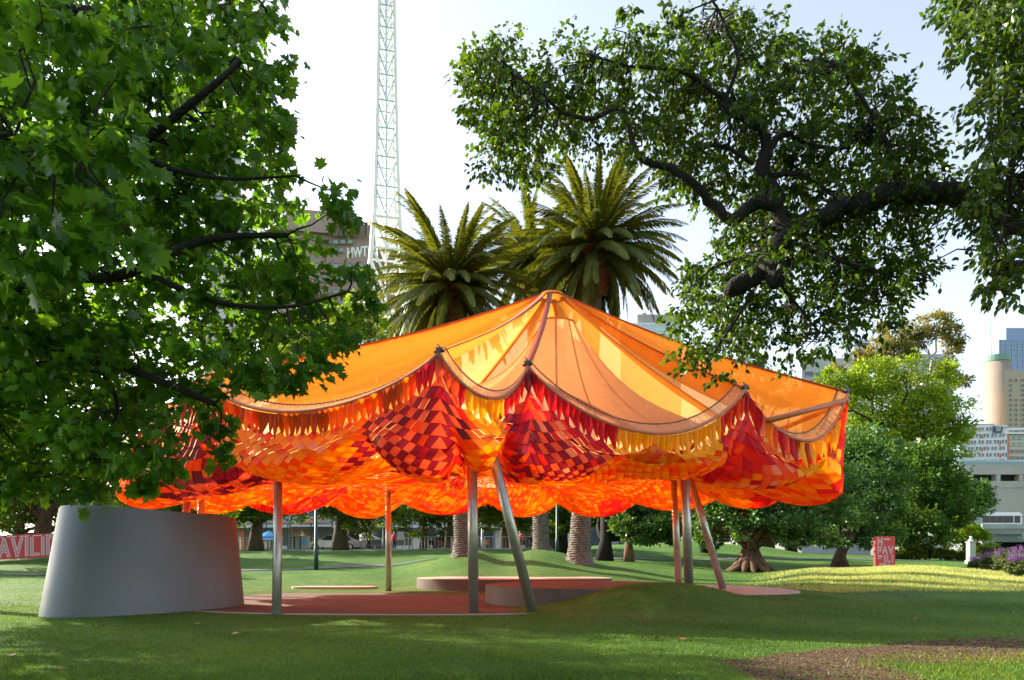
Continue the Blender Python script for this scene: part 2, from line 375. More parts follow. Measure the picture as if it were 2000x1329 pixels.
sags = [1.22, 1.02, 1.52, 1.5, 1.4, 1.4, 1.4, 1.3, 1.1, 1.0, 1.0]
BR = [.06, .74, 1.13, 1.70, 2.52, 2.95, 3.72, 4.5, 5.1, 5.6, 6.1, 6.55, 7.1, 7.6, 8.2, 8.7, 9.4, 10.3, 11.06]
LZ = [3.36, 3.36, 3.6, 3.45, 3.6, 3.42, 3.05, 3.2, 3.3, 3.15, 3.2, 3.3, 3.15, 3.3, 3.2, 3.2, 3.2, 3.25]
NN = len(nodes)
def edge(i, t):
    a, b = nodes[i], nodes[(i+1) % NN]; p = a.lerp(b, t)
    d = (b-a); out = Vector((d.y, -d.x, 0)).normalized()
    if out.dot(Vector((p.x, p.y, 0))-CEN) < 0: out = -out
    # the arched edge bows slightly and hangs
    p = p+out*(.35*math.sin(PI*t)); p.z -= sags[i]*(4*t*(1-t))**.9
    return p, out
NR = 49
def catmull(P, k=6):
    out = []; n = len(P)
    for i in range(n-1):
        p0, p1, p2, p3 = P[max(i-1, 0)], P[i], P[i+1], P[min(i+2, n-1)]
        for j in range(k):
            t = j/k; out.append(.5*((2*p1)+(-p0+p2)*t+(2*p0-5*p1+4*p2-p3)*t*t+(-p0+3*p1-3*p2+p3)*t**3))
    out.append(P[-1]); return out
def resample(P, fr):
    P = np.array([tuple(p) for p in P]); s = np.r_[0, np.cumsum(np.linalg.norm(np.diff(P, axis=0), axis=1))]
    s /= s[-1]; return np.stack([np.interp(fr, s, P[:, k]) for k in range(3)], 1)
steps = np.r_[np.full(30, .18), np.full(NR-1-30, .36)]; FR = np.r_[0, np.cumsum(steps)]; FR /= FR[-1]
cols = []   # (span, t)
for i in range(NN):
    L = (nodes[(i+1) % NN]-nodes[i]).length*1.06; k = max(4, round(L/.335))
    for j in range(k):
        cols.append((i, j/k)); cols.append((i, (j+.5)/k))
NC = len(cols); G = np.zeros((NC, NR, 3)); EDG = []; OUT = []
for ci, (i, t) in enumerate(cols):
    e, out = edge(i, t); g_ = i+t; g_ = g_ if g_ >= BR[0] else g_+NN
    li_ = max(k for k in range(len(BR)-1) if BR[k] <= g_); s = (g_-BR[li_])/(BR[li_+1]-BR[li_])
    asym = s
    b = math.sin(PI*asym)**.72 if 0 < asym < 1 else 0
    # at a node the fabric is gathered
    g1 = min(t, 1-t); gather = math.exp(-(g1/.09)**2)
    zc = 4.22 if i <= 4 else 3.95
    zb = zc-(zc-LZ[li_])*b
    cdir = (CEN-Vector((e.x, e.y, 0))); dist = cdir.length; cdir.normalize()
    o = (out*.7-cdir*.3).normalized()
    if i <= 4: drop = .62+.18*abs(math.sin(t*9))
    else: drop = .7
    w1 = .05*math.sin(ci*.9)
    if g_ > 3.72 and g_ < 5.1: b0_ = b; b = b*.35; w1 -= .22*min(1, (g_-3.72)/.4)
    z0 = e.z-.10
    P = [Vector((e.x, e.y, z0)),
         Vector((e.x, e.y, z0))+o*(.03+.08*b+w1*.5)+Vector((0, 0, -drop)),
         Vector((e.x, e.y, 0))+o*(.04+.27*b-.15*gather+w1)+Vector((0, 0, z0+(zb-z0)*.62)),
         Vector((e.x, e.y, 0))+o*(-.04+.32*b-.2*gather)+Vector((0, 0, zb+.30)),
         Vector((e.x, e.y, 0))+cdir*(.75-.2*b)+Vector((0, 0, zb+.03)),
         Vector((e.x, e.y, 0))+cdir*1.8+Vector((0, 0, zb+.12+.14*(1-b)))]
    for q, zz in ((.34, 4.12), (.52, 4.25), (.72, 4.15), (.88, 4.35), (1.0, 4.2)):
        dd = max(dist*q, 2.3+q); ang = math.atan2(e.y-CEN.y, e.x-CEN.x)
        wv = .24*math.sin(ang*5+q*4)+.17*math.sin(ang*9-q*7+1)+.10*math.sin(ang*17+q*11)
        P.append(Vector((e.x, e.y, 0))+cdir*min(dd, dist*.99)+Vector((0, 0, zz+wv*(1-q)*1.6)))
    G[ci] = resample(catmull(P), FR); EDG.append(e); OUT.append(o)
# colours
PAL = {'org': (.98, .21, .006), 'lorg': (1.0, .36, .010), 'rorg': (.94, .095, .008), 'sal': (.90, .15, .055), 'yel': (1.0, .60, .01),
       'red': (.78, .025, .02), 'crim': (.55, .012, .035), 'pur': (.26, .015, .05), 'dpur': (.13, .008, .03), 'pink': (.95, .40, .24), 'brn': (.42, .085, .006)}
PK = list(PAL); PM = [clothmat('fabric_'+k, c, (min(1, c[0]*1.05), c[1]*.82, c[2]*.8), trans=.62, gloss=.018, rough=.3, var=.06) for k, c in PAL.items()]
prng = random.Random(3)
def pick(ci, row):
    i, t = cols[ci % NC]; n = prng.random(); par = row % 2
    def ch(*a): return prng.choice(a)
    g = i+t+.012*math.sin(row*1.7)
    if i == 10 or g < .14: return ch('dpur', 'pur', 'sal', 'rorg', 'pur') if row > 3 else ch('crim', 'pur')
    if g < .20 and row > 12: return ch('dpur', 'rorg', 'pur')
    if i < 2 and .72-.012*(row-6) < g < 1.17 and row < 17+7*(g-.7): return ('pur' if par else 'sal') if n < .8 else ch('dpur', 'rorg', 'crim')
    if i == 0:
        if .45 < t < .62 and row in (6, 7, 8) and n < .4: return 'pink'
        return 'lorg' if par and n < .8 else ch('org', 'org', 'rorg', 'lorg')
    if i == 1 and t < .24: return ch('crim', 'red', 'dpur', 'rorg')
    if i == 1 and t < .66: return 'yel' if row < 5 else ('lorg' if par else ch('org', 'yel', 'org', 'rorg'))
    if g < 2.02: return ch('crim', 'red', 'rorg', 'pur') if row < 18 else ch('org', 'red', 'pur')
    if g < 2.36-.006*row and row < 20: return ('crim' if row < 6 else ('pur' if par else 'sal')) if n < .82 else ch('pink', 'red')
    if i == 2:
        if t > .84: return ch('crim', 'red', 'crim', 'red', 'rorg') if row < 17 else ch('org', 'red')
        if row < 6: return 'yel'
        return 'lorg' if par and n < .75 else ch('org', 'org', 'rorg', 'lorg')
    if i == 3:
        if t < .10: return ch('red', 'crim', 'red')
        if t < .42-.014*row: return ch('pink', 'sal', 'crim', 'lorg', 'sal')
        if t < .5 and 6 < row < 16: return 'pur' if par and n < .5 else ch('sal', 'lorg', 'pink')
        if t > .88 and row < 14: return ch('red', 'red', 'rorg', 'crim')
        if row < 8: return ch('yel', 'lorg', 'yel', 'brn')
        return 'lorg' if par and n < .8 else ch('org', 'lorg', 'org', 'rorg')
    if i == 4:
        if row < 14: return ch('red', 'red', 'crim', 'rorg')
        return 'lorg' if n < .5 else ch('org', 'org', 'rorg')
    k = (math.sin(ci*.13+1.3)+math.sin(ci*.041*3+row*.2))*.5
    if k > .62 and row > 8: return ch('red', 'crim', 'red', 'rorg')
    if row < 6: return ch('crim', 'org', 'brn', 'org')
    if par: return ch('org', 'lorg', 'org', 'rorg')
    return ch('org', 'rorg', 'rorg', 'lorg')
COSA = None
tiles = []
for j in range(4, NR-1):
    for c in range((j % 2), NC, 2):
        Tp, Bt, Lf, Rt = G[c, j-1], G[c, min(j+1, NR-1)], G[(c-1) % NC, j], G[(c+1) % NC, j]
        cen = (Tp+Bt+Lf+Rt)/4
        nr = np.cross(Rt-Lf, Tp-Bt); nl = np.linalg.norm(nr)
        if nl < 1e-5: continue
        nr /= nl
        o = np.array(tuple(OUT[c]))
        ref = o if j < 20 else np.array((0, 0, -1.))
        if nr.dot(ref) < 0: nr = -nr
        a = prng.uniform(.008, .025); b = prng.uniform(.012, .042); tw = prng.uniform(-.015, .015); bu = prng.uniform(.01, .035)
        k = 1.06 if prng.random() < .95 or j > 9 else .95
        T_ = cen+(Tp-cen)*k-nr*a; B_ = cen+(Bt-cen)*(k+.06)+nr*b; L_ = cen+(Lf-cen)*k+nr*tw; R_ = cen+(Rt-cen)*k-nr*tw
        cc = cen+nr*bu
        TL, TR, BL, BR = (T_+L_)/2+nr*bu*.3, (T_+R_)/2+nr*bu*.3, (B_+L_)/2+nr*bu*.5, (B_+R_)/2+nr*bu*.5
        pc = cen; d = pc[1]; sx = 1000+F_*pc[0]/d; sy = HZ-(pc[2]-EYE)/d*F_
        facing = abs(nr.dot((cen-np.array((0, 0, EYE)))/np.linalg.norm(cen)))
        area = nl*facing/d**2
        vis = (nr.dot(-(cen-np.array((0, 0, EYE)))) > 0)
        if cols[c][0] >= 5: vis = False
        tiles.append((area if vis and sx > 440 else area*.1, [T_, TL, TR, L_, cc, R_, BL, BR, B_], PK.index(pick(c, j))))
tiles.sort(key=lambda q: -q[0])
TF = [(0,1,4,2),(1,3,6,4),(2,4,7,5),(4,6,8,7)]
for ar, V, mi in tiles[:300]:
    me = bpy.data.meshes.new('fabric_tile'); me.from_pydata([tuple(v) for v in V], [], TF); me.materials.append(PM[mi])
    me.polygons.foreach_set('use_smooth', [True]*4); link('fabric_tile', me, pav_)
V = np.array([v for _, vs_, _ in tiles[300:] for v in vs_]); nt_ = len(tiles)-300
T = (np.array(TF)[None]+(np.arange(nt_)*9)[:, None, None]).reshape(-1, 4)
me = npmesh('fabric_tiles', V, T, PM, smooth=True)
me.polygons.foreach_set('material_index', np.repeat([q[2] for q in tiles[300:]], 4).astype(np.int32))
link('fabric_tiles', me, pav_)['kind'] = 'stuff'
# hanging flags between the edge beam and the first row of scales
for c in range(0, NC, 1):
    i, t = cols[c]
    if c % 2 and i >= 5: continue
    a, m_, b = np.array(EDG[(c-1) % NC]), np.array(EDG[c]), np.array(EDG[(c+1) % NC]); o = np.array(tuple(OUT[c]))
    bot = G[c, 5 if prng.random() < .6 else 4]+np.array([prng.uniform(-.05, .05), 0, 0])
    if i in (1, 2, 3): bot = G[c, 4 if c % 2 else 5]+np.array([prng.uniform(-.07, .07), 0, prng.uniform(-.05, .08)])
    wd = prng.uniform(.8, 1.05)*(.8 if c % 2 else 1); curl = prng.uniform(.05, .13); V = []; Fc = []
    for r in range(5):
        q = r/4
        for s_ in range(5):
            u = (s_/4-.5)*2; p = m_+((b if u > 0 else a)-m_)*abs(u)*wd
            top = p+np.array([0, 0, -.07]); wq = (1-q**1.4)
            pt = top*wq+bot*(1-wq); pt = m_*0+pt; pt[2] = top[2]+(bot[2]-top[2])*q
            pt = pt+o*(curl*math.cos(u*PI/2)*(1-q)*1.3+.02*math.sin(q*6+c)); V.append(tuple(pt))
    for r in range(4):
        for s_ in range(4): Fc.append((r*5+s_, r*5+s_+1, r*5+s_+6, r*5+s_+5))
    if i == 0: kk = prng.choice(['brn', 'org', 'brn', 'rorg']) if .1 < t < .93 else 'crim'
    else: kk = pick(c, 2)
    me = bpy.data.meshes.new('hanging_flag'); me.from_pydata(V, [], Fc); me.materials.append(PM[PK.index(kk)])
    me.polygons.foreach_set('use_smooth', [True]*len(Fc)); link('hanging_flag', me, pav_)
# edge beams, hem, hem strip, lacing, roof panels, straps
for i in range(NN):
    K = 28; E = [edge(i, k/K)[0] for k in range(K+1)]
    MB().tube(E, .05, 10).build('edge_beam', pinkst, pav_, True)
    H = []
    for p in E:
        d = APX-p; d.normalize(); H.append(p+d*.30+Vector((0, 0, .06)))
    MB().tube(H, .02, 6).build('net_hem', hemm, pav_, True)
    st = MB()
    for k in range(K):
        a, b = E[k]+Vector((0, 0, .05)), E[k+1]+Vector((0, 0, .05))
        st.quad(a, b, H[k+1], H[k])
    st.build('hem_strip', hemstrip, pav_, True)
    lc = MB()
    for k in range(K):
        e0 = E[k].lerp(E[k+1], .5); up = Vector((0, 0, .035)); n_ = (H[k]-E[k]).normalized()*.0
        o2 = (edge(i, (k+.5)/K)[1])*.03
        lc.tube([E[k].lerp(E[k+1], .5)+o2-Vector((0,0,.05)), H[k].lerp(H[k+1], .2)+o2+up], .006, 4, False)
        lc.tube([E[k].lerp(E[k+1], .5)+o2-Vector((0,0,.05)), H[k].lerp(H[k+1], .8)+o2+up], .006, 4, False)
    lc.build('lacing', lacem, pav_)
    # roof panel: straight rays from the apex ring, sagging
    KS = 14; V = []; dirs = []
    for k in range(K+1):
        h = H[k]; hd = Vector((h.x-APX.x, h.y-APX.y, 0)).normalized(); r0 = APX+hd*.42
        for s_ in range(KS+1):
            q = s_/KS; p = r0.lerp(h, q); sag = .30+.38*math.sin(PI*k/K); p.z -= sag*math.sin(PI*q)**1.0*(.75+.5*(1-q))*.8
            V.append(p)
    Fc = [(k*(KS+1)+s_, (k+1)*(KS+1)+s_, (k+1)*(KS+1)+s_+1, k*(KS+1)+s_+1) for k in range(K) for s_ in range(KS)]
    mb = MB(); mb.add(V, Fc); mb.build('roof_net', netsheer if i in (1, 2) else netm, pav_, True)
    # ridge strap to node i
    h = nodes[i]+(APX-nodes[i]).normalized()*.1; hd = Vector((h.x-APX.x, h.y-APX.y, 0)).normalized(); r0 = APX+hd*.36
    side = Vector((-hd.y, hd.x, 0)); V = []
    for s_ in range(KS*2+1):
        q = s_/(KS*2); p = r0.lerp(h, q); p.z -= .30*math.sin(PI*q)*(.75+.5*(1-q))*.8-.035
        V += [p-side*.085, p+side*.085, p+side*.085-Vector((0,0,.02)), p-side*.085-Vector((0,0,.02))]
    Fc = []
    for s_ in range(KS*2):
        for e in range(4): Fc.append((s_*4+e, s_*4+(e+1) % 4, s_*4+4+(e+1) % 4, s_*4+4+e))
    MB().add(V, Fc).build('ridge_strap', strapm, pav_, True)
    # node bracket
    nd = nodes[i]; mb = MB()
    mb.tube([nd-Vector((0, 0, .32)), nd+Vector((0, 0, .10))], .055, 8)
    mb.tube([nd+Vector((-.12, 0, .02)), nd+Vector((.12, 0, .05))], .035, 6); mb.box(nd+Vector((0, 0, .1)), (.16, .10, .06))
    mb.tube([nd+Vector((.04, -.03, .1)), nd+Vector((-.05, .02, .22))], .02, 5)
    mb.build('node_bracket', gunm, pav_)
# apex cap and ring
mb = MB(); rr = [(.0, .13), (.2, .115), (.36, .06), (.44, -.03), (.45, -.06)]; seg = 24; V = []; Fc = []
for r_, z_ in rr:
    for k in range(seg): V.append((APX.x+r_*math.cos(2*PI*k/seg), APX.y+r_*math.sin(2*PI*k/seg), APX.z+z_))
for q in range(len(rr)-1):
    for k in range(seg): Fc.append((q*seg+k, q*seg+(k+1) % seg, (q+1)*seg+(k+1) % seg, (q+1)*seg+k))
mb.add(V, Fc); mb.build('apex_cap', clothmat('cap_net', (.85, .27, .02), (1, .4, .05), trans=.5, gloss=.04), pav_, True)
MB().tube([(APX.x+.43*math.cos(a*PI/12), APX.y+.43*math.sin(a*PI/12), APX.z-.05) for a in range(25)], .03, 6).build('apex_ring', gunm, pav_, True)
# cream lining: a low cone open at the top ring
LR = W(1084, 634, 22.0); LC = [Vector((-1.9, 17.3, 5.55)), Vector((5.9, 20.6, 5.35)), Vector((6.3, 26.5, 5.6)), Vector((-.5, 28, 5.6))]
seams = MB()
for i in range(4):
    a, b = LC[i], LC[(i+1) % 4]; K = 16; KS = 12; V = []
    for k in range(K+1):
        t = k/K; p = a.lerp(b, t); mid = (LC[0]+LC[1]+LC[2]+LC[3])/4; inn = (mid-p); inn.z = 0
        p = p+inn.normalized()*(1.0*4*t*(1-t)); p.z -= .45*4*t*(1-t) if i == 0 else .2
        hd = Vector((p.x-LR.x, p.y-LR.y, 0)).normalized(); r0 = LR+hd*.62
        ray = []
        for s_ in range(KS+1):
            q = s_/KS; pp = r0.lerp(p, q); pp.z -= .95*math.sin(PI*q)*(.6+.8*(1-q))*.7; V.append(pp); ray.append(pp+Vector((0, 0, .012)))
        if k % 4 == 2 or k == 0:
            sv = Vector((-hd.y, hd.x, 0))*.035; sV = []
            for q_ in ray: sV += [q_-sv, q_+sv]
            seams.add(sV, [(2*z_, 2*z_+1, 2*z_+3, 2*z_+2) for z_ in range(KS)])
    Fc = [(k*(KS+1)+s_, (k+1)*(KS+1)+s_, (k+1)*(KS+1)+s_+1, k*(KS+1)+s_+1) for k in range(K) for s_ in range(KS)]
    MB().add(V, Fc).build('lining', linem, pav_, True)
seams.build('lining_seams', seamm, pav_, True)
MB().tube([(LR.x+.63*math.cos(a*PI/12), LR.y+.63*math.sin(a*PI/12), LR.z) for a in range(25)], .035, 6).build('lining_ring', pinkst, pav_, True)
# poles
def pole(px, pyb, Y, pxt, pyt, Yt, r, ztop=None, zb=None):
    b = W(px, pyb, Y); t = W(pxt, pyt, Yt)
    if zb is None: zb = b.z
    d = (t-b)/(t.z-b.z); p0 = b+d*(zb-.05-b.z); p1 = b+d*((ztop or 4.5)-b.z)
    o = MB().tube([p0, p1], [r, r*.97], 20).build('pole', steel, pav_, True)
    fl = MB().tube([p0+Vector((0, 0, .03)), p0+d*.05+Vector((0, 0, .03))], [r*1.0, r*1.0], 20)
    return p0, p1
poles = []
poles.append(pole(540.5, 1201, 17.25, 543.5, 948, 18.7, .118))
poles.append(pole(925, 1198, 17.7, 922.5, 915, 17.7, .136))
poles.append(pole(1041, 1198, 17.7, 968, 910, 17.0, .132))
poles.append(pole(1346, 1150, 20.2, 1337, 925, 20.2, .135))
poles.append(pole(1325.5, 1147, 25.0, 1316, 950, 25.0, .125))
poles.append(pole(1411, 1147, 23.5, 1350, 942, 23.2, .125))
poles.append(pole(759, 1157, 27.8, 758.5, 990, 27.8, .125))
poles.append(pole(340, 1150, 24.0, 366, 985, 24.5, .14))
poles.append(pole(394, 1150, 26.0, 393, 985, 26.0, .14))
tie = [(0, [0, 10]), (1, [1]), (2, [2]), (3, [3, 2]), (4, [4]), (5, [5, 6]), (6, [7]), (7, [9]), (8, [8])]
for k, ns_ in tie:
    for j in ns_:
        n0 = nodes[j]-Vector((0, 0, .25)); p1 = poles[k][1]
        MB().tube([p1, n0], .075, 10).build('strut', pinkst, pav_, True)
MB().tube([W(1500, 822, 19.4), nodes[4]-Vector((.03, 0, .2))], .085, 12).build('strut', pinkst, pav_, True)

# ------------------------------------------------ floor, benches, slab, kiosk pod
terra = M('terracotta_paving', (.085, .058, .044), .8, col2=(.14, .095, .075), scale=1.6, bump=.25, bscale=50)
palec = M('pale_concrete', (.42, .35, .29), .75, var=.12, scale=2, bump=.2, bscale=50)
benchm = M('bench_side', (.115, .085, .07), .55, var=.2, scale=3, bump=.1, bscale=20)
def sdisc(cx, cy_, rx, ry, z0, z1, e=2.0, seg=96, bev=.015, lean=0):
    mb = MB(); V = []
    prof = [(1, z0), (1-lean, z1-bev), (1-lean-bev/rx, z1)]
    for s_, z_ in prof:
        for k in range(seg):
            a = 2*PI*k/seg; c_, n_ = math.cos(a), math.sin(a)
            V.append((cx+rx*s_*math.copysign(abs(c_)**(2/e), c_), cy_+ry*s_*math.copysign(abs(n_)**(2/e), n_), z_))
    F = [(q*seg+k, q*seg+(k+1) % seg, (q+1)*seg+(k+1) % seg, (q+1)*seg+k) for q in range(2) for k in range(seg)]
    return V, F, [tuple(2*seg+k for k in range(seg))]
def disc_obj(name, args, sm, tm, parent=None, **kw):
    V, F, top = sdisc(*args, **kw); mb = MB(); mb.add(V, F, 0); n = len(mb.v); mb.f += top; mb.mi += [1]
    return mb.build(name, [sm, tm], parent)
fl = disc_obj('pavilion_floor', (-2.6, 22.4, 7.9, 5.35, -.2, .032), palec, terra, e=2.5)
fl['kind'] = 'structure'
rb = thing('round_bench', 'rear low round platform bench with pale top and dark rim, further under the canopy', 'bench', (0, 29.2, 0), 'round platform benches')
disc_obj('platform', (0.1, 29.0, 4.15, 2.35, 0, .545), benchm, palec, rb, lean=.004)
fb = thing('round_bench', 'front low round platform bench with terracotta top, half buried in the grass mound', 'bench', (2, 21.2, 0), 'round platform benches')
disc_obj('platform', (2.35, 21.6, 3.2, 3.0, 0, .585), benchm, terra, fb, lean=.004)
slab = disc_obj('paving_slab', (6.6, 23.4, 2.9, 3.3, -.1, .345), palec, palec, e=2.2); slab['kind'] = 'structure'
s2 = disc_obj('paving_slab', (-7.6, 29.2, 1.8, .55, -.1, .17), palec, palec, e=3); s2['kind'] = 'structure'
podm = M('grey_painted_metal', (.16, .175, .185), .5, metal=.6, var=.04, scale=1.2, spec=.5)
podr = M('pod_roof', (.45, .43, .40), .7, var=.1)
pod = thing('kiosk', 'smooth grey metal oval kiosk with leaning walls at the left end of the pavilion', 'kiosk', (-10.4, 19.1, 0))
A = Vector((.60, .80, 0)); Bn = Vector((.80, -.60, 0)); pc = Vector((-9.80, 18.55, 0)); seg = 96
def podring(s, off, z):
    out = []
    for k in range(seg):
        a = 2*PI*k/seg; c_, n_ = math.cos(a), math.sin(a); e = 2/2.25
        p = pc+A*(2.62*s*math.copysign(abs(c_)**e, c_)+off)+Bn*(1.25*s*math.copysign(abs(n_)**e, n_)); out.append((p.x, p.y, z))
    return out
tz = lambda P_: [(x, y, z+.02-.035*((x-pc.x)*A.x+(y-pc.y)*A.y)) for x, y, z in P_]
V = podring(1, 0, -.05)+tz(podring(.865, .10, 2.62))+tz(podring(.862, .10, 2.64))+tz(podring(.845, .10, 2.64))+tz(podring(.845, .10, 2.5))
Fc = [(q*seg+k, q*seg+(k+1) % seg, (q+1)*seg+(k+1) % seg, (q+1)*seg+k) for q in range(4) for k in range(seg)]
MB().add(V, Fc).build('shell', podm, pod, True)
MB().add(tz(podring(.845, .10, 2.5)), [tuple(range(seg))]).build('roof', podr, pod)
dr = MB(); d0 = W(452, 1085, 20.6)
dr.box((d0.x, d0.y, 1.5), (.06, .5, .75), rz=-.5); dr.build('serving_hatch', M('hatch_dark', (.10, .05, .035), .5), pod)

# ------------------------------------------------ palms
frondm = leafmat('palm_leaf', (.035, .060, .013), (.16, .175, .028), trans=.42, gloss=.06, tscale=1.7)
palmbark = M('palm_trunk', (.10, .085, .072), .9, col2=(.21, .18, .155), scale=5, bump=.9, bscale=10)
crownbark = M('palm_crown_shaft', (.09, .055, .028), .9, col2=(.17, .10, .05), scale=8, bump=1, bscale=14)
def frond_mesh(elev, seed):
    rng = np.random.default_rng(seed); L = 1.0; n = 44
    V = []; T = []; tn = []
    e = math.radians(elev); bend = math.radians(55 if elev > 40 else (62 if elev > 0 else 48))
    p = np.array([0., 0, 0]); pts = []; tg = []
    for i in range(n+1):
        q = i/n; a = e-bend*q**1.5; d = np.array([math.cos(a), 0, math.sin(a)]); pts.append(p.copy()); tg.append(d); p = p+d*L/n
    side = np.array([0, 1., 0])
    for i in range(0, n, 1):   # rachis
        w_ = .011*(1-i/n)+.002; up = np.cross(tg[i], side); b = len(V)
        V += [pts[i]-side*w_, pts[i]+side*w_, pts[i+1]+side*w_*.95, pts[i+1]-side*w_*.95]; T += [(b, b+1, b+2), (b, b+2, b+3)]; tn += [.9]*4
    for i in range(3, n*2+1):
        q = i/(2*n); k = min(n, i//2); P0 = pts[k]+(pts[min(n, k+1)]-pts[k])*((i % 2)/2); d = tg[k]; up = np.cross(d, side)*-1
        ln = .128*math.sin(PI*min(1, q*.86+.14))**.55*(1 if q > .12 else q/.12)*rng.uniform(.85, 1.1)
        for s_ in (-1, 1):
            dirv = d*(.62+.35*q)+side*s_*(.75-.2*q)+up*rng.uniform(.15, .42)-np.array([0, 0, .16*rng.random()]); dirv /= np.linalg.norm(dirv)
            tip = P0+dirv*ln; tip[2] -= ln*.16; w_ = np.cross(dirv, up); w_ /= np.linalg.norm(w_); w_ = w_*.0070
            mid = P0+dirv*ln*.5; b = len(V); V += [P0-w_*.5, P0+w_*.5, mid+w_, mid-w_, tip]; T += [(b, b+1, b+2), (b, b+2, b+3), (b+3, b+2, b+4)]
            tt = rng.uniform(.1, .6)+(.3 if q > .8 else 0); tn += [tt]*5
    return npmesh('frond', np.array(V), np.array(T), frondm, np.clip(tn, 0, 1))
FR_E = [82, 68, 52, 36, 20, 4, -14, -32, -52, -70]
FRM = {(e, k): frond_mesh(e, 10*i+k) for i, e in enumerate(FR_E) for k in range(2)}
deadm = leafmat('palm_dead_leaf', (.13, .09, .045), (.24, .16, .08), trans=.3, gloss=.04, tscale=1)
def palm(px, pyb, pyc, Y, Lf, r, seed, label, nf=(5, 8, 10, 12, 13, 14, 14, 13, 10, 5), lean=0, pxc=None):
    rng = random.Random(seed); b = W(px, pyb, Y); c = W(pxc if pxc else px, pyc, Y); b.z = gz(b.x, b.y)
    root = thing('palm_tree', label, 'palm tree', tuple(b), 'date palms')
    mb = MB(); ns = int((c.z-b.z)/.115); seg = 22; V = []
    for i in range(ns+1):
        q = i/ns; z = b.z-.3+(c.z-b.z+.1)*q; p = b.lerp(c, q)
        rad = r*(1+.75*math.exp(-q*ns*.115/.55))*(1-.12*q)
        for s_ in range(2):
            for k in range(seg):
                a = 2*PI*(k+(.5 if i % 2 else 0))/seg; bump = (.035 if s_ == 0 else -.012)*(1+.9*math.sin(k*2.7+i*1.9)*math.sin(k*.9+i*.53))
                V.append((p.x+(rad+bump)*math.cos(a), p.y+(rad+bump)*math.sin(a), z+s_*.05+.02*math.sin(k*1.9+i)))
    R = 2*(ns+1); mb.add(V, [(q*seg+k, q*seg+(k+1) % seg, (q+1)*seg+(k+1) % seg, (q+1)*seg+k) for q in range(R-1) for k in range(seg)])
    mb.build('trunk', palmbark, root)
    cb = MB(); V = []; R = 16
    for i in range(R):
        q = i/(R-1); rad = r*(.95+.75*math.sin(PI*q**.8)); z = c.z-2.6+3.1*q
        for k in range(18): V.append((c.x+(rad*(1+.10*((k+i) % 2)))*math.cos(2*PI*k/18), c.y+(rad*(1+.10*((k+i) % 2)))*math.sin(2*PI*k/18), z))
    cb.add(V, [(q*18+k, q*18+(k+1) % 18, (q+1)*18+(k+1) % 18, (q+1)*18+k) for q in range(R-1) for k in range(18)])
    cb.build('crown_shaft', crownbark, root)
    for i, e in enumerate(FR_E):
        for j in range(nf[i]):
            az = 2*PI*(j+rng.random()*.7)/nf[i]+i*.7; L = Lf*rng.uniform(.88, 1.1)*(1 if e > -40 else .86)
            m = Matrix.Translation(c+Vector((math.cos(az)*r*.7, math.sin(az)*r*.7, .25-.06*i)))@Matrix.Rotation(az, 4, 'Z')@Matrix.Rotation(rng.uniform(-.35, .35), 4, 'X')@Matrix.Scale(L, 4)
            link('frond', FRM[(e, rng.randint(0, 1))], root, m)
    return root
palm(905, 1075, 556, 35.2, 4.4, .40, 1, 'left date palm between the lattice tower and the pavilion peak', (7, 11, 14, 15, 17, 18, 18, 16, 12, 6), pxc=880)
palm(1130, 1092, 482, 34.5, 4.45, .50, 2, 'right and taller date palm behind the pavilion peak, widest trunk', (8, 12, 15, 16, 18, 18, 18, 16, 13, 8), pxc=1162)
palm(1058, 1072, 505, 44, 4.3, .50, 3, 'date palm at the back, crown mostly hidden between the two front palms', pxc=1040)

# ------------------------------------------------ near plane tree on the left
planem = leafmat('plane_leaf', (.030, .095, .010), (.115, .25, .018), trans=.54, gloss=.10, tscale=2.1)
plane_var = [leafmat('plane_leaf_single_%s' % nm, a_, b_, trans=.5, gloss=.13, tscale=1.9, obj_rand=True) for nm, a_, b_ in (('green', (.03, .09, .012), (.12, .26, .024)),)]
rng = np.random.default_rng(21)
bound = [(-80, 545), (0, 530), (100, 535), (180, 560), (270, 565), (330, 580), (390, 600), (440, 610), (490, 640), (560, 675), (640, 675), (690, 610), (730, 520), (765, 405), (820, 385), (880, 335), (915, 235), (950, 160), (985, 90), (1030, 40)]
by = [q[0] for q in bound]; bx = [q[1] for q in bound]
blobs = []
for py in range(-60, 1000, 62):
    right = float(np.interp(py, by, bx)); px = -330
    while px < right-38:
        for rep_ in range(2):
            near = px < 300 and py < 560
            Y = rng.uniform(5.6, 8.5) if (near and rep_ == 0) else rng.uniform(8.5, 12.5)
            x_, y_ = px+rng.uniform(-30, 30), py+rng.uniform(-28, 28)
            if x_ > right-44: x_ = right-44-rng.uniform(0, 20)
            if y_ > 880 and x_ < 130: Y = rng.uniform(9, 12.5)
            if y_ > 940 and rng.random() < .4: continue
            p = W(x_, y_, Y); 
            if p.z < 2.25: continue
            blobs.append((p, 58/F_*Y))
        px += 70
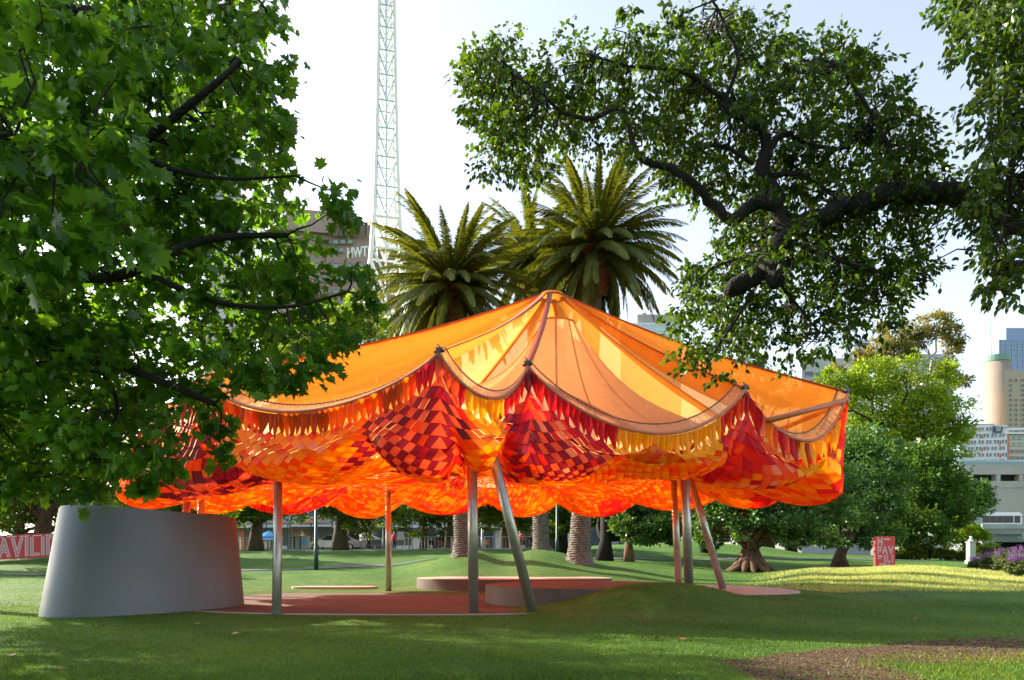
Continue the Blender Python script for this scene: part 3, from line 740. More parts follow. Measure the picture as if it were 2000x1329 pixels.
# outlying sprays that break up the edge
for x_, y_, Y, r in ((545, 120, 8.5, .26), (560, 240, 9, .2), (655, 375, 8.5, .22), (672, 415, 8.8, .2), (690, 520, 9, .25), (716, 585, 9, .22), (590, 705, 8, .2), (560, 735, 8.2, .22),
                     (500, 730, 8.6, .25), (640, 690, 8.4, .2), (425, 825, 9.5, .2), (440, 875, 9.5, .12), (320, 915, 9.5, .16), (285, 940, 9.5, .14), (600, 655, 8.5, .3), (665, 640, 8.8, .25), (410, 760, 9.3, .3), (520, 30, 8.7, .3), (500, 5, 9, .3)):
    blobs.append((W(x_, y_, Y), r))
pt = thing('plane_tree', 'broad-leaved plane tree with lobed leaves filling the left foreground', 'tree', (-10.4, 10.2, 0))
wood = MB()
trunk_pts = [(-10.4, 10.2, -.1), (-10.35, 10.2, 1), (-10.2, 10.25, 2.6), (-9.9, 10.3, 4.2), (-9.6, 10.4, 6.4), (-9.3, 10.4, 9)]
MB().tube(trunk_pts, [.62, .48, .42, .38, .28, .16], 16).build('trunk', bark, pt, True)
limbs = [([(-10.1, 10.2, 3.0), W(-40, 660, 10), W(90, 690, 9.8), W(180, 695, 9.4), W(300, 740, 9), W(420, 790, 9)], .13),
         ([(-9.9, 10.3, 4.0), W(60, 560, 9.6), W(230, 540, 9), W(400, 470, 9), W(560, 460, 8.8)], .11),
         ([(-9.8, 10.3, 4.9), W(0, 395, 9.4), W(150, 380, 9.2), W(250, 300, 9), W(340, 230, 8.8), W(420, 165, 8.6), W(470, 120, 8.6)], .10),
         ([W(200, 310, 9), W(290, 315, 8.8), W(350, 335, 8.7), W(450, 350, 8.7), W(560, 345, 8.7)], .05),
         ([(-9.7, 10.3, 5.6), W(-100, 100, 8.5), W(100, 20, 8), W(300, 40, 8)], .10),
         ([(-9.9, 10.3, 3.4), W(0, 760, 10), W(120, 830, 10), W(200, 860, 10), W(300, 880, 10)], .09),
         ([W(300, 540, 9), W(420, 590, 8.8), W(560, 600, 8.7), W(680, 570, 8.8)], .045),
         ([W(180, 695, 9.4), W(230, 800, 9.4), W(170, 900, 10)], .04),
         ([W(100, 20, 8), W(200, -50, 8), W(420, -80, 8.5), W(520, 20, 8.6)], .05),
         ([(-10, 10.2, 3.2), W(-250, 300, 6.5), W(-60, 260, 6.3), W(140, 290, 6.2)], .08)]
for pts, r in limbs:
    wood.tube(catmull([Vector(p) for p in pts], 5), list(np.linspace(r, r*.28, (len(pts)-1)*5+1)), 8, False)
LP = [p for pts, _ in limbs for p in catmull([Vector(q) for q in pts], 5)]
pos = []; dd = []; sz = []
for c_, r in blobs:
    near = min(LP, key=lambda q: (q-c_).length)
    if (near-c_).length < 2.2:
        wood.tube(jag(near, c_, 4, .05, rng), [.018, .015, .011, .008, .005], 4, False)
    nt_ = 8 if r > .35 else 5
    for _ in range(nt_):
        v = rng.normal(size=3); v[2] = v[2]*.6-.1; v /= np.linalg.norm(v); e = np.array(c_)+v*r*rng.uniform(.7, 1.35)
        if rng.random() < .5: wood.tube([c_, np.array(c_)*.5+e*.5+rng.normal(size=3)*.03, e], [.006, .005, .003], 3, False)
        for k in range(int(rng.integers(10, 17))):
            q = rng.uniform(.25, 1.08); p = np.array(c_)*(1-q)+e*q+rng.normal(size=3)*.075; p[2] -= .05
            d = v*.6+rng.normal(size=3)*.55; d[2] -= .75; pos.append(p); dd.append(d); sz.append(rng.uniform(.065, .175))
wood.build('branches', barkdark, pt, True)
pos = np.array(pos); dd = np.array(dd); sz = np.array(sz)
print('plane leaves', len(pos))
app = sz/pos[:, 1]; sx = 1000+F_*pos[:, 0]/pos[:, 1]; sy = HZ-(pos[:, 2]-EYE)*F_/pos[:, 1]
app = np.where((sx > 5) & (sx < 1990) & (sy > 5), app-pos[:, 1]*.002, -1)
order = np.argsort(-app); big = order[:300]; rest = order[300:]
tm = T_maple(); lv = npmesh('leaf', tm[0], tm[1], plane_var[0])
for m in leafmats_at(tm, pos[big], dd[big], sz[big]*1.15, rng, 1.6): link('leaf', lv, pt, m)
X, T, tn = scatter(tm, pos[rest], dd[rest], sz[rest], np.clip(rng.beta(1.6, 2.2, len(rest)), 0, 1), rng, 1.6)
o = link('foliage', npmesh('foliage', X, T, planem, tn), pt); o['kind'] = 'stuff'

# ------------------------------------------------ overhanging tree on the right
elmm = leafmat('camphor_leaf', (.018, .052, .006), (.082, .145, .012), trans=.5, gloss=.08, tscale=2.0)
elm1 = leafmat('camphor_leaf_single', (.028, .060, .012), (.10, .14, .022), trans=.42, gloss=.12, tscale=1.7, obj_rand=True)
def inpoly(x, y, P):
    c = False; n = len(P)
    for i in range(n):
        x1, y1 = P[i]; x2, y2 = P[(i+1) % n]
        if (y1 > y) != (y2 > y) and x < (x2-x1)*(y-y1)/(y2-y1)+x1: c = not c
    return c
R1 = [(905,165),(930,90),(1010,70),(1050,100),(1110,75),(1165,110),(1215,75),(1330,45),(1400,20),(1480,35),(1550,80),(1640,70),(1700,90),(1750,170),(1810,240),(1850,310),(1850,380),(1790,430),(1800,500),(1825,540),(1770,580),(1740,625),(1655,655),(1560,695),(1480,670),(1420,715),(1345,675),(1315,615),(1325,530),(1370,480),(1440,455),(1390,420),(1310,360),(1260,310),(1190,285),(1105,275),(1050,345),(1000,350),(945,320),(955,255),(905,210)]
R2 = [(1840,-60),(1830,0),(1880,50),(1890,100),(1925,180),(1935,260),(1900,340),(1915,430),(1930,500),(1970,545),(2080,570),(2300,500),(2300,-60)]
R4 = [(1900, 480), (1990, 520), (1995, 570), (1920, 540)]
rng = np.random.default_rng(33)
blobs = []
def fill(P, n, Y0, Y1, rp):
    xs_ = [p[0] for p in P]; ys_ = [p[1] for p in P]; k = 0; t = 0; cs = []
    while k < n and t < 40000:
        t += 1; x_, y_ = rng.uniform(min(xs_), max(xs_)), rng.uniform(min(ys_), max(ys_))
        if not inpoly(x_, y_, P): continue
        if any((x_-a)**2+(y_-b)**2 < (rp*.62)**2 for a, b in cs[-260:]): continue
        cs.append((x_, y_)); Y = rng.uniform(Y0, Y1); blobs.append((W(x_, y_, Y), rp/F_*Y)); k += 1
fill(R1, 300, 9.75, 12.0, 40)
fill(R1, 150, 9.7, 11.6, 33)
fill(R1, 70, 8.6, 9.6, 26)
fill(R2, 190, 7.2, 10.5, 46)
fill(R2, 90, 8, 11, 40)
for x_, y_, Y in ((1400, 742, 9), (1350, 715, 9), (1375, 690, 9.2), (1325, 640, 9.3), (1320, 600, 9), (1560, 700, 9.4), (1210, 130, 9.4), (1935, 560, 7.4), (1975, 575, 7.2), (1230, 20, 8.5), (1300, 10, 8.8)):
    blobs.append((W(x_, y_, Y), .16))
et = thing('overhanging_tree', 'tree reaching in from the right with a twisting dark limb and small pointed leaves', 'tree', (11.6, 10.5, 0))
MB().tube([(11.6, 10.5, -.1), (11.5, 10.5, 1.2), (11.0, 10.4, 3.0), (10.2, 10.2, 4.6), (9.0, 10, 6.0), (8.4, 9.9, 8.2)], [.6, .46, .42, .36, .28, .2], 14).build('trunk', barkdark, et, True)
wood = MB()
L2 = [([(10.0, 10.2, 4.9), W(2080, 470, 9.9), W(1960, 430, 9.8), W(1860, 380, 9.8), W(1760, 378, 9.8), W(1680, 400, 9.8), W(1600, 425, 9.8), W(1540, 462, 9.8), W(1490, 520, 9.75), W(1428, 572, 9.7)], .17, .12),
      ([W(1538, 462, 9.8), W(1518, 410, 9.8), W(1512, 380, 9.8), W(1488, 340, 9.8), W(1497, 290, 9.8), W(1480, 245, 9.7), W(1430, 218, 9.7), W(1410, 185, 9.7)], .135, .05),
      ([W(1515, 400, 9.8), W(1480, 395, 9.7), W(1455, 412, 9.7), W(1428, 430, 9.6), W(1395, 402, 9.6), W(1355, 360, 9.5), W(1310, 328, 9.5)], .10, .055),
      ([W(1310, 328, 9.5), W(1268, 318, 9.4), W(1240, 290, 9.3), W(1222, 230, 9.3), W(1205, 212, 9.3), W(1150, 232, 9.2), W(1095, 218, 9.2), W(1055, 180, 9.2), W(1010, 150, 9.2), W(985, 120, 9.2)], .05, .01),
      ([W(1500, 300, 9.8), W(1530, 262, 9.8), W(1570, 280, 9.9), W(1640, 290, 10), W(1700, 250, 10)], .05, .02),
      ([W(1505, 345, 9.8), W(1560, 340, 9.7), W(1610, 370, 9.7), W(1650, 410, 9.7)], .035, .015),
      ([W(1470, 320, 9.6), W(1420, 290, 9.5), W(1380, 285, 9.5), W(1350, 300, 9.5)], .035, .012),
      ([W(1415, 200, 9.7), W(1440, 120, 9.5), W(1420, 60, 9.4), W(1390, 0, 9.3), W(1350, -40, 9)], .035, .012),
      ([W(1410, 190, 9.7), W(1330, 140, 9.5), W(1230, 130, 9.4), W(1160, 110, 9.4)], .035, .01),
      ([W(1550, 475, 9.8), W(1640, 510, 9.7), W(1740, 540, 9.7), W(1810, 550, 9.7)], .035, .012),
      ([W(1510, 540, 9.7), W(1560, 600, 9.7), W(1600, 650, 9.7)], .03, .01),
      ([W(1470, 570, 9.7), W(1440, 620, 9.6), W(1400, 680, 9.5), W(1380, 720, 9.4)], .03, .008),
      ([W(1470, 500, 9.7), W(1400, 520, 9.6), W(1350, 560, 9.5)], .02, .008),
      ([W(1760, 378, 9.8), W(1740, 300, 9.8), W(1700, 220, 9.8), W(1640, 130, 9.7)], .05, .015),
      ([(8.8, 10, 6.2), W(2060, 200, 9.5), W(1960, 100, 9.2), W(1880, 20, 9)], .08, .02),
      ([W(1400, 0, 9.2), W(1330, 30, 9.2), W(1300, 70, 9.3)], .012, .006),
      ([W(1960, 100, 9.2), W(1980, 300, 9), W(1960, 440, 8), W(1945, 530, 7.6)], .03, .008)]
for pts, r0, r1 in L2:
    cp = catmull([Vector(p) for p in pts], 6); n = len(cp)
    wood.tube([p+Vector(rng.normal(size=3)*r0*.12) for p in cp], [(r0+(r1-r0)*k/(n-1))*rng.uniform(.9, 1.12) for k in range(n)], 10)
wood.tube([W(1490, 520, 9.7), W(1515, 530, 9.6), W(1532, 540, 9.55)], [.14, .17, .09], 12)
wood.tube([W(1520, 515, 9.65), W(1516, 545, 9.55), W(1510, 560, 9.5)], [.11, .15, .06], 12)
LP = [p for pts, _, _ in L2 for p in catmull([Vector(q) for q in pts], 3)]
pos = []; dd = []; sz = []
for c_, r in blobs:
    near = min(LP, key=lambda q: (q-c_).length)
    if (near-c_).length < 1.6: wood.tube(jag(near, c_, 5, .07, rng), [.014, .012, .009, .007, .005, .004], 4, False)
    for _ in range(8 if r > .2 else 4):
        v = rng.normal(size=3); v[2] = v[2]*.7; v /= np.linalg.norm(v); e = np.array(c_)+v*r*rng.uniform(.7, 1.5)+np.array([0, 0, -.05])
        if rng.random() < .6: wood.tube([c_, np.array(c_)*.5+e*.5+rng.normal(size=3)*.02, e], [.004, .003, .002], 3, False)
        for k in range(int(rng.integers(9, 14))):
            q = rng.uniform(.2, 1.05); p = np.array(c_)*(1-q)+e*q+rng.normal(size=3)*.028
            d = v*.7+rng.normal(size=3)*.45; d[2] -= .6; pos.append(p); dd.append(d); sz.append(rng.uniform(.07, .118))
# leaves also sit along the mossy main limb
for _ in range(900):
    k = rng.integers(2, 7); a_, b_ = L2[0][0][k], L2[0][0][min(k+1, 9)]; p = Vector(a_).lerp(Vector(b_), rng.random())+Vector(rng.normal(size=3)*.14)
    pos.append(np.array(p)); dd.append(rng.normal(size=3)+np.array([0, 0, -.2])); sz.append(rng.uniform(.05, .09))
wood.build('branches', barkdark, et, True)
pos = np.array(pos); dd = np.array(dd); sz = np.array(sz)
print('camphor leaves', len(pos))
app = sz/pos[:, 1]; sx = 1000+F_*pos[:, 0]/pos[:, 1]; app = np.where((sx < 1990), app, -1)
order = np.argsort(-app); big = order[:300]; rest = order[300:]
te = T_elm(); lv = npmesh('leaf', te[0], te[1], elm1)
for m in leafmats_at(te, pos[big], dd[big], sz[big], rng, .8): link('leaf', lv, et, m)
X, T, tn = scatter(te, pos[rest], dd[rest], sz[rest], np.clip(rng.beta(1.5, 2.4, len(rest)), 0, 1), rng, .8)
o = link('foliage', npmesh('foliage', X, T, elmm, tn), et); o['kind'] = 'stuff'

# ------------------------------------------------ trees of the park
figm = leafmat('fig_leaf', (.030, .095, .030), (.13, .25, .055), trans=.36, gloss=.14, tscale=1.5, rough=.45)
honeym = leafmat('bright_leaf', (.06, .15, .014), (.30, .40, .040), trans=.5, gloss=.05, tscale=1.7)
gumm = leafmat('gum_leaf', (.10, .12, .045), (.32, .29, .11), trans=.4, gloss=.06, tscale=1.4)
streetm = leafmat('street_leaf', (.03, .075, .018), (.13, .20, .03), trans=.5, gloss=.07, tscale=1.8)
shrubm = leafmat('shrub_leaf', (.04, .09, .02), (.16, .20, .035), trans=.4, gloss=.05)
def G0(px, Y, dz=-.1): x = (px-1000)/F_*Y; return (x, Y, gz(x, Y)+dz)
def bl(lst, Y):
    out = []
    for q in lst:
        px, py, r = q[:3]; dY = q[3] if len(q) > 3 else 0; Yq = Y+dY; p = W(px, py, Yq); out.append((p.x, p.y, p.z, r/F_*Yq))
    return out
# big fig with the flared red-brown base
p0 = G0(1465, 40); zt = p0[2]
fig = bgtree('fig_tree', 'spreading fig tree with thick flared red-brown trunk, right of the steel poles',
    [(p0[0], 40, zt), (p0[0], 40, zt+.35), (p0[0]+.02, 40, zt+.9), (p0[0]+.05, 40, zt+1.5), (p0[0], 40, zt+2.1)],
    bl([(1400,1010,42,-1),(1450,1000,45,-2),(1510,1005,48,-2),(1560,1020,40,-1),(1370,985,45,1),(1420,960,50),(1490,950,52,-1),(1560,960,52),(1600,1000,40),(1455,1035,30,-2.5),(1530,1045,26,-2),(1575,1055,22,-1.5),(1385,1035,34,1),(1640,950,45),(1340,950,48,2),(1600,905,52,2),(1510,890,55,2),(1420,890,55,2),(1650,1010,36,1),(1620,1050,24,0)], 40),
    26000, .24, figm, barkfig, r0=.66, seed=5, flare=1.3, clump=22, spread=.31)
# buttress roots
mb = MB()
for k in range(13):
    a = 2*PI*k/13+.2; L = 1.5+.35*math.sin(k*2.1); o = Vector((math.cos(a), math.sin(a), 0)); b = Vector((p0[0], 40, zt))
    mb.tube([b+o*.30+Vector((0, 0, 1.35)), b+o*.52+Vector((0, 0, .75)), b+o*.95+Vector((0, 0, .28)), b+o*L+Vector((0, 0, .04))], [.22, .25, .2, .06], 8)
mb.build('buttress_roots', barkfig, fig, True)
mb = MB(); b = Vector((p0[0], 40, zt+1.9))
for e, r in ((W(1545, 1052, 39.5), .26), (W(1400, 1030, 39.6), .26), (W(1480, 1000, 40), .3)):
    mb.tube([b-Vector((0, 0, .4)), b.lerp(e, .4)+Vector((0, 0, .15)), e], [r*1.5, r, r*.5], 9)
mb.build('main_limbs', barkfig, fig, True)
q0 = G0(1640, 43)
bgtree('fig_tree', 'darker fig tree left of the red upright sign, forked trunk behind the sunlit mound',
    [q0, (q0[0], 43, q0[2]+.8), (q0[0]+.25, 43, q0[2]+1.4), (q0[0]+.9, 43, q0[2]+2.4)],
    bl([(1690,1000,42),(1700,950,50,1),(1660,910,52,2),(1720,900,48,2),(1640,1040,30,-1),(1690,1045,26),(1735,990,34,1),(1620,870,44,3),(1680,870,48,3),(1745,930,36,2),(1730,1040,30,1),(1600,960,44,2)], 43),
    18000, .25, figm, bark, r0=.42, seed=6, clump=22, spread=.31)
q0 = G0(1775, 58)
bgtree('round_tree', 'tall deep green tree behind the red sign with low dense crown',
    [q0, (q0[0], 58, q0[2]+3)],
    bl([(1790,1010,48),(1830,990,45,1),(1780,950,50,1),(1840,940,45,2),(1810,1040,40),(1860,1020,30,1),(1760,1040,30),(1745,900,40,3),(1800,900,50,3),(1860,960,34,3),(1700,1000,40,2)], 56),
    16000, .34, leafmat('deep_leaf', (.02, .07, .016), (.09, .17, .03), trans=.4, gloss=.06), bark, r0=.5, seed=7, clump=30, spread=.26)
q0 = G0(1775, 66)
bgtree('bright_tree', 'large sunlit yellow-green tree rising behind the right end of the canopy',
    [q0, (q0[0], 66, q0[2]+5), (q0[0]+.3, 66, q0[2]+9), (q0[0], 66, q0[2]+12)],
    bl([(1650,760,36),(1700,735,40),(1760,730,42),(1820,745,40),(1860,790,38),(1680,790,45),(1740,790,50),(1800,800,50),(1865,840,34),(1640,800,30,-2),(1660,850,42),(1720,850,48),(1790,860,50),(1850,880,34),(1620,740,26),(1880,820,22),(1700,890,40),(1840,720,26)], 66),
    26000, .30, honeym, barkdark, r0=.5, seed=8, clump=22, spread=.31)
q0 = G0(1800, 84)
bgtree('gum_tree', 'airy eucalyptus with pale bare limbs and olive foliage above the bright tree',
    [q0, (q0[0], 84, q0[2]+12), (q0[0]-.4, 84, q0[2]+19), (q0[0]+.3, 84, q0[2]+22)],
    bl([(1715,680,24),(1750,665,26),(1700,700,22),(1790,640,24),(1830,632,26),(1860,655,20),(1868,680,14),(1760,690,24),(1800,665,18),(1845,720,22),(1875,745,16),(1690,720,20),(1730,640,14),(1670,700,14),(1780,700,16),(1640,715,14)], 84),
    9000, .38, gumm, barkgum, r0=.55, seed=9, clump=16, spread=.34, flare=1)
for px, py, r, Y, nm in ((1500, 770, 40, 75, 'dark clipped-looking tree crown just above the right roof slope'),):
    q0 = G0(px, Y); bgtree('round_tree', nm, [q0, (q0[0], Y, q0[2]+8)], bl([(1490,745,32),(1530,765,36),(1450,740,32),(1570,780,28),(1470,705,20),(1410,720,26)], Y), 9000, .3, figm, bark, r0=.5, seed=12)
q0 = G0(1900, 84)
bgtree('small_tree', 'small grey-green tree in front of the concrete car park', [q0, (q0[0], 84, q0[2]+3)],
    bl([(1895,960,30),(1905,985,28),(1880,990,26),(1915,950,16),(1870,950,24)], 84), 5000, .4, figm, bark, r0=.3, seed=13)
q0 = G0(1885, 76)
bgtree('shrub', 'yellow-green sunlit bush on the bank left of the bridge', [q0, (q0[0], 76, q0[2]+2)],
    bl([(1860,1045,22),(1890,1040,20),(1910,1050,18),(1935,1075,14),(1895,1070,16),(1840,1060,16),(1860,1010,20)], 76), 6000, .3, honeym, bark, r0=.15, seed=14, cat='shrub')
# middle group behind the poles
q0 = G0(1180, 45)
bgtree('fig_tree', 'dark-trunked tree right of the widest palm trunk', [q0, (q0[0]+.1, 45, q0[2]+1.5), (q0[0], 45, q0[2]+3.6)],
    bl([(1190,985,40),(1150,975,36,2),(1230,975,42,1),(1260,1000,36),(1300,985,40,2),(1210,1010,30),(1270,1035,30),(1240,950,50,3),(1330,960,45,3)], 46), 14000, .24, figm, barkdark, r0=.45, seed=15, clump=24, spread=.31)
q0 = G0(1228, 44)
bgtree('small_tree', 'short stubby tree trunk under a low leafy crown between palm and poles', [q0, (q0[0], 44, q0[2]+1.5)],
    bl([(1235,1045,22,-.6),(1265,1045,26,-.4),(1290,1030,30),(1215,1025,22),(1310,1050,18)], 44), 6500, .2, figm, barkfig, r0=.38, seed=16, clump=34, flare=1.1)
q0 = G0(1380, 56)
bgtree('fig_tree', 'shaded tree half hidden behind the leaning right pole', [q0, (q0[0], 56, q0[2]+3)],
    bl([(1330,1010,36),(1370,1020,34),(1400,1045,24),(1350,985,40),(1300,1015,30),(1385,1060,16)], 55), 9000, .28, figm, barkdark, r0=.4, seed=17, clump=30)
q0 = G0(1100, 52)
bgtree('fig_tree', 'dim leafy tree seen between the two bigger palm trunks', [q0, (q0[0], 52, q0[2]+3)],
    bl([(1090,985,36),(1110,1010,30),(1060,970,40,2),(1140,1010,28,2),(1085,1035,24)], 52), 9000, .26, streetm, barkdark, r0=.3, seed=18, clump=26)
q0 = G0(1545, 78)
bgtree('hedge_tree', 'dark tree mass beyond the path, seen under the fig crowns', [q0, (q0[0], 78, q0[2]+2)],
    bl([(px_, 1035+8*math.sin(px_*.1), 26) for px_ in range(1320, 1760, 34)]+[(px_, 1005, 34) for px_ in range(1330, 1740, 48)], 78), 13000, .42, figm, barkdark, r0=.5, seed=19, clump=22, limbs=False)
# street trees along the road
st = [(500, 57, .62, 'street tree with forked trunk right of the grey kiosk', [(450,995,34),(500,985,36),(540,990,32),(420,1020,24),(470,1015,24),(570,1000,26),(520,960,45),(440,960,45),(590,975,30)], [(0,0),(0,1.3),(.15,2.6),(-.2,4.2)]),
      (665, 57.5, .7, 'street tree with the thickest trunk hiding the silver car tail', [(640,985,30),(690,990,36),(650,960,45),(720,980,36),(700,1025,22),(740,1010,28),(610,970,26),(725,1045,14)], [(0,0),(0,1.6),(.1,3),(.3,4.8)]),
      (828, 58, .42, 'street tree with narrow trunk left of the dark car', [(800,1000,32),(840,1000,34),(770,985,36),(860,985,34),(820,1035,16),(870,1040,12),(780,1030,18),(835,960,45)], [(0,0),(0,1.5),(0,3)]),
      (878, 59, .42, 'street tree against the left palm trunk', [(880,990,30),(900,1010,22),(930,985,36),(960,1000,26)], [(0,0),(0,2),(0,4)]),
      (985, 60, .4, 'street tree filling the gap between the two front poles', [(960,1000,34),(1010,1000,34),(985,975,40),(1030,1020,24),(950,1020,20),(1040,985,34)], [(0,0),(0,2),(0,4)])]
for k, (px, Y, r, lab, bb, tp) in enumerate(st):
    q0 = G0(px, Y); bgtree('street_tree', lab, [(q0[0]+a_, Y, q0[2]+b_) for a_, b_ in tp], bl(bb, Y-1), 7000, .27, streetm, bark, r0=r, seed=30+k, clump=18, spread=.34, group='street trees along the kerb', flare=1.15)
# left background, behind the kiosk pod
for k, (px, Y, r, lab, bb, tp) in enumerate([
    (78, 52, .70, 'old forked tree behind the red banner at the far left', [(20,960,50),(90,930,55),(150,950,45),(-40,980,50),(60,1000,30),(190,930,50),(120,880,60),(10,900,60),(-60,920,60),(30,1030,22),(230,960,36)], [(0,0),(.1,1.3),(.35,2.6),(.8,4.3)]),
    (385, 50, .5, 'tree with pale trunk behind the left end of the canopy', [(330,960,50),(390,970,42),(280,950,55),(430,985,30),(240,985,42),(360,1000,24),(300,900,55),(210,910,50),(250,1020,20)], [(0,0),(0,1.6),(0,3.4)]),
    (40, 62, .5, 'dense tree behind the red banner, beyond the forked one', [(-60,1010,40),(0,1015,36),(50,1010,36),(110,1010,36),(160,1015,30),(-20,970,50),(80,970,50),(150,970,44),(200,1010,34),(30,930,60),(250,1000,34)], [(0,0),(0,1.6),(0,3.4)]),
    (-120, 44, .5, 'tree at the far left edge mostly outside the view', [(-100,950,70),(-30,900,70),(-160,900,80),(-60,850,80),(10,860,60)], [(0,0),(0,3)])]):
    q0 = G0(px, Y); bgtree('park_tree', lab, [(q0[0]+a_, Y, q0[2]+b_) for a_, b_ in tp], bl(bb, Y), 15000, .27, honeym if k == 1 else (figm if k == 2 else streetm), bark, r0=r, seed=50+k, clump=20, spread=.32)
q0 = G0(690, 62)
bgtree('round_tree', 'yellow-green tree rising above the left roof slope beside the left palm', [q0, (q0[0], 62, q0[2]+9)],
    bl([(590,650,36),(640,640,40),(690,640,40),(730,630,34),(760,660,30),(700,600,26),(560,690,30),(620,690,40),(800,670,24),(660,700,40),(760,690,30)], 64), 18000, .26, honeym, bark, r0=.4, seed=60, clump=30)

# big unseen trees outside the view, added to shade foreground and kiosk
for k, (x, y, H_, R_, lab) in enumerate(((-18.5, 20.5, 7.6, 3.6, 'large shade tree left of the kiosk, outside the view'), 
        (-9, -8, 8, 4.5, 'unseen shade tree behind the viewpoint, left one'), (3, -11, 8.5, 4.5, 'unseen shade tree behind the viewpoint, middle one'), (14, -5, 8, 4.5, 'unseen shade tree behind the viewpoint, right one'))):
    rg = np.random.default_rng(200+k); z = gz(x, y)
    bb = [(x+rg.uniform(-1, 1)*R_, y+rg.uniform(-1, 1)*R_*.9, H_+rg.uniform(-2.6, 2.6), rg.uniform(1.3, 1.9)) for _ in range(17)]
    bgtree('park_tree', lab, [(x, y, z-.1), (x+.1, y, z+1.5), (x, y, z+4), (x, y, H_)], bb, 15000, .24, streetm, bark, r0=.4, seed=210+k, clump=26, spread=.34)

# shrubs along the right bank and flower bed
q0 = (0, 0, 0)
def shrub(name, label, px, py, Y, rpx, n, ls, mat, seed, cat='shrub', group=None):
    p = W(px, py, Y); g = (p.x, Y, gz(p.x, Y))
    return bgtree(name, label, [g, (g[0], Y, g[2]+.25)], [(p.x, Y, p.z, rpx/F_*Y, rpx/F_*Y*.75)], n, ls, mat, r0=.05, seed=seed, cat=cat, group=group, clump=30, limbs=False)
HL = ['leftmost hedge shrub by the red sign', 'hedge shrub second from the red sign', 'largest hedge shrub before the steps', 'small hedge shrub at the steps left edge', 'smallest hedge shrub at the foot of the rails', 'hedge shrub left of the stone bust', 'hedge shrub right of the stone bust', 'hedge shrub nearest the bridge opening', 'hedge shrub touching the red sign']
SL_ = ['sage bush left of centre in the purple flower bed', 'tall sage bush in the middle of the flower bed', 'widest sage bush at the frame edge, purple spikes', 'smallest sage bush nearest the bust', 'low front sage bush of the flower bed', 'sage bush cut by the right frame edge']
for k, (px, py, r) in enumerate(((1770,1082,14),(1792,1080,15),(1815,1078,14),(1838,1082,10),(1857,1084,9),(1880,1086,9),(1925,1078,14),(1950,1080,12),(1745,1084,10))):
    shrub('hedge_shrub', HL[k], px, py, 56, r, 900, .22, shrubm, 70+k, group='hedge shrubs below the steps')
sagem = leafmat('sage_leaf', (.05, .10, .05), (.17, .22, .10), trans=.35, gloss=.05)
flm = leafmat('purple_flower', (.10, .05, .24), (.28, .16, .48), trans=.4, gloss=.03)
for k, (px, py, r, Y) in enumerate(((1935,1100,15,33),(1965,1098,20,31),(2000,1096,22,30),(1905,1106,10,34),(1985,1108,16,29),(2035,1100,22,29))):
    o = shrub('sage_bush', SL_[k], px, py, Y, r, 2200, .11, sagem, 90+k, group='sage bushes in the flower bed')
    rg = np.random.default_rng(k); c_ = W(px, py, Y); R = r/F_*Y; n = 90
    base = np.array(c_)+np.stack([rg.uniform(-1, 1, n)*R, rg.uniform(-1, 1, n)*R*.6, R*rg.uniform(.35, 1.0, n)], 1)
    pos_ = np.repeat(base, 9, 0)+np.stack([rg.normal(size=n*9)*.015, rg.normal(size=n*9)*.015, np.tile(np.linspace(0, .22, 9), n)], 1)
    X, T, tn = scatter(T_diam(), pos_, rg.normal(size=(n*9, 3)), np.full(n*9, .055), rg.uniform(0, 1, n*9), rg)
    link('flower_spikes', npmesh('flower_spikes', X, T, flm, tn), o)['kind'] = 'stuff'

# ------------------------------------------------ writing
def text_obj(s, size, offset, mat, mw, parent, name='lettering', ext=.0, sx=1, spacing=1.0):
    cu = bpy.data.curves.new(name, 'FONT'); cu.body = s; cu.size = size; cu.offset = offset; cu.extrude = ext; cu.resolution_u = 3; cu.space_character = spacing
    ob = bpy.data.objects.new(name+'_src', cu); me = bpy.data.meshes.new_from_object(ob); bpy.data.objects.remove(ob)
    me.materials.clear(); me.materials.append(mat); me.transform(mw@Matrix.Scale(sx, 4, (1, 0, 0)))
    return link(name, me, parent)
def facing(origin, xdir, up=Vector((0, 0, 1))):
    x = xdir.normalized(); z = x.cross(up).normalized(); m = Matrix((( x.x, up.x, z.x, 0), (x.y, up.y, z.y, 0), (x.z, up.z, z.z, 0), (0, 0, 0, 1)))
    return Matrix.Translation(origin)@m
redp = M('red_banner', (.62, .075, .075), .6, var=.06, scale=2)
redp2 = M('red_sign', (.68, .06, .045), .5, var=.04, scale=2)
whitep = M('white_print', (.82, .80, .80), .6)
pinkp = M('pink_print', (.66, .36, .42), .6)
def strokes_letter(ch, h, wd, t):
    """blocky outlined letter as a list of filled polygons (strokes), local units"""
    S = {'P': [((0,0),(0,h)), ((0,h),(wd,h)), ((wd,h),(wd,h*.45)), ((wd,h*.45),(0,h*.45))], 'A': [((0,0),(wd*.5,h)), ((wd*.5,h),(wd,0)), ((wd*.2,h*.28),(wd*.8,h*.28))],
         'V': [((0,h),(wd*.5,0)), ((wd*.5,0),(wd,h))], 'I': [((wd*.5,0),(wd*.5,h))], 'L': [((0,h),(0,0)), ((0,0),(wd,0))],
         'O': [((0,0),(0,h)), ((0,h),(wd,h)), ((wd,h),(wd,0)), ((wd,0),(0,0))], 'N': [((0,0),(0,h)), ((0,h),(wd,0)), ((wd,0),(wd,h))], 'M': [((0,0),(0,h)), ((0,h),(wd*.5,h*.4)), ((wd*.5,h*.4),(wd,h)), ((wd,h),(wd,0))]}
    return S[ch]
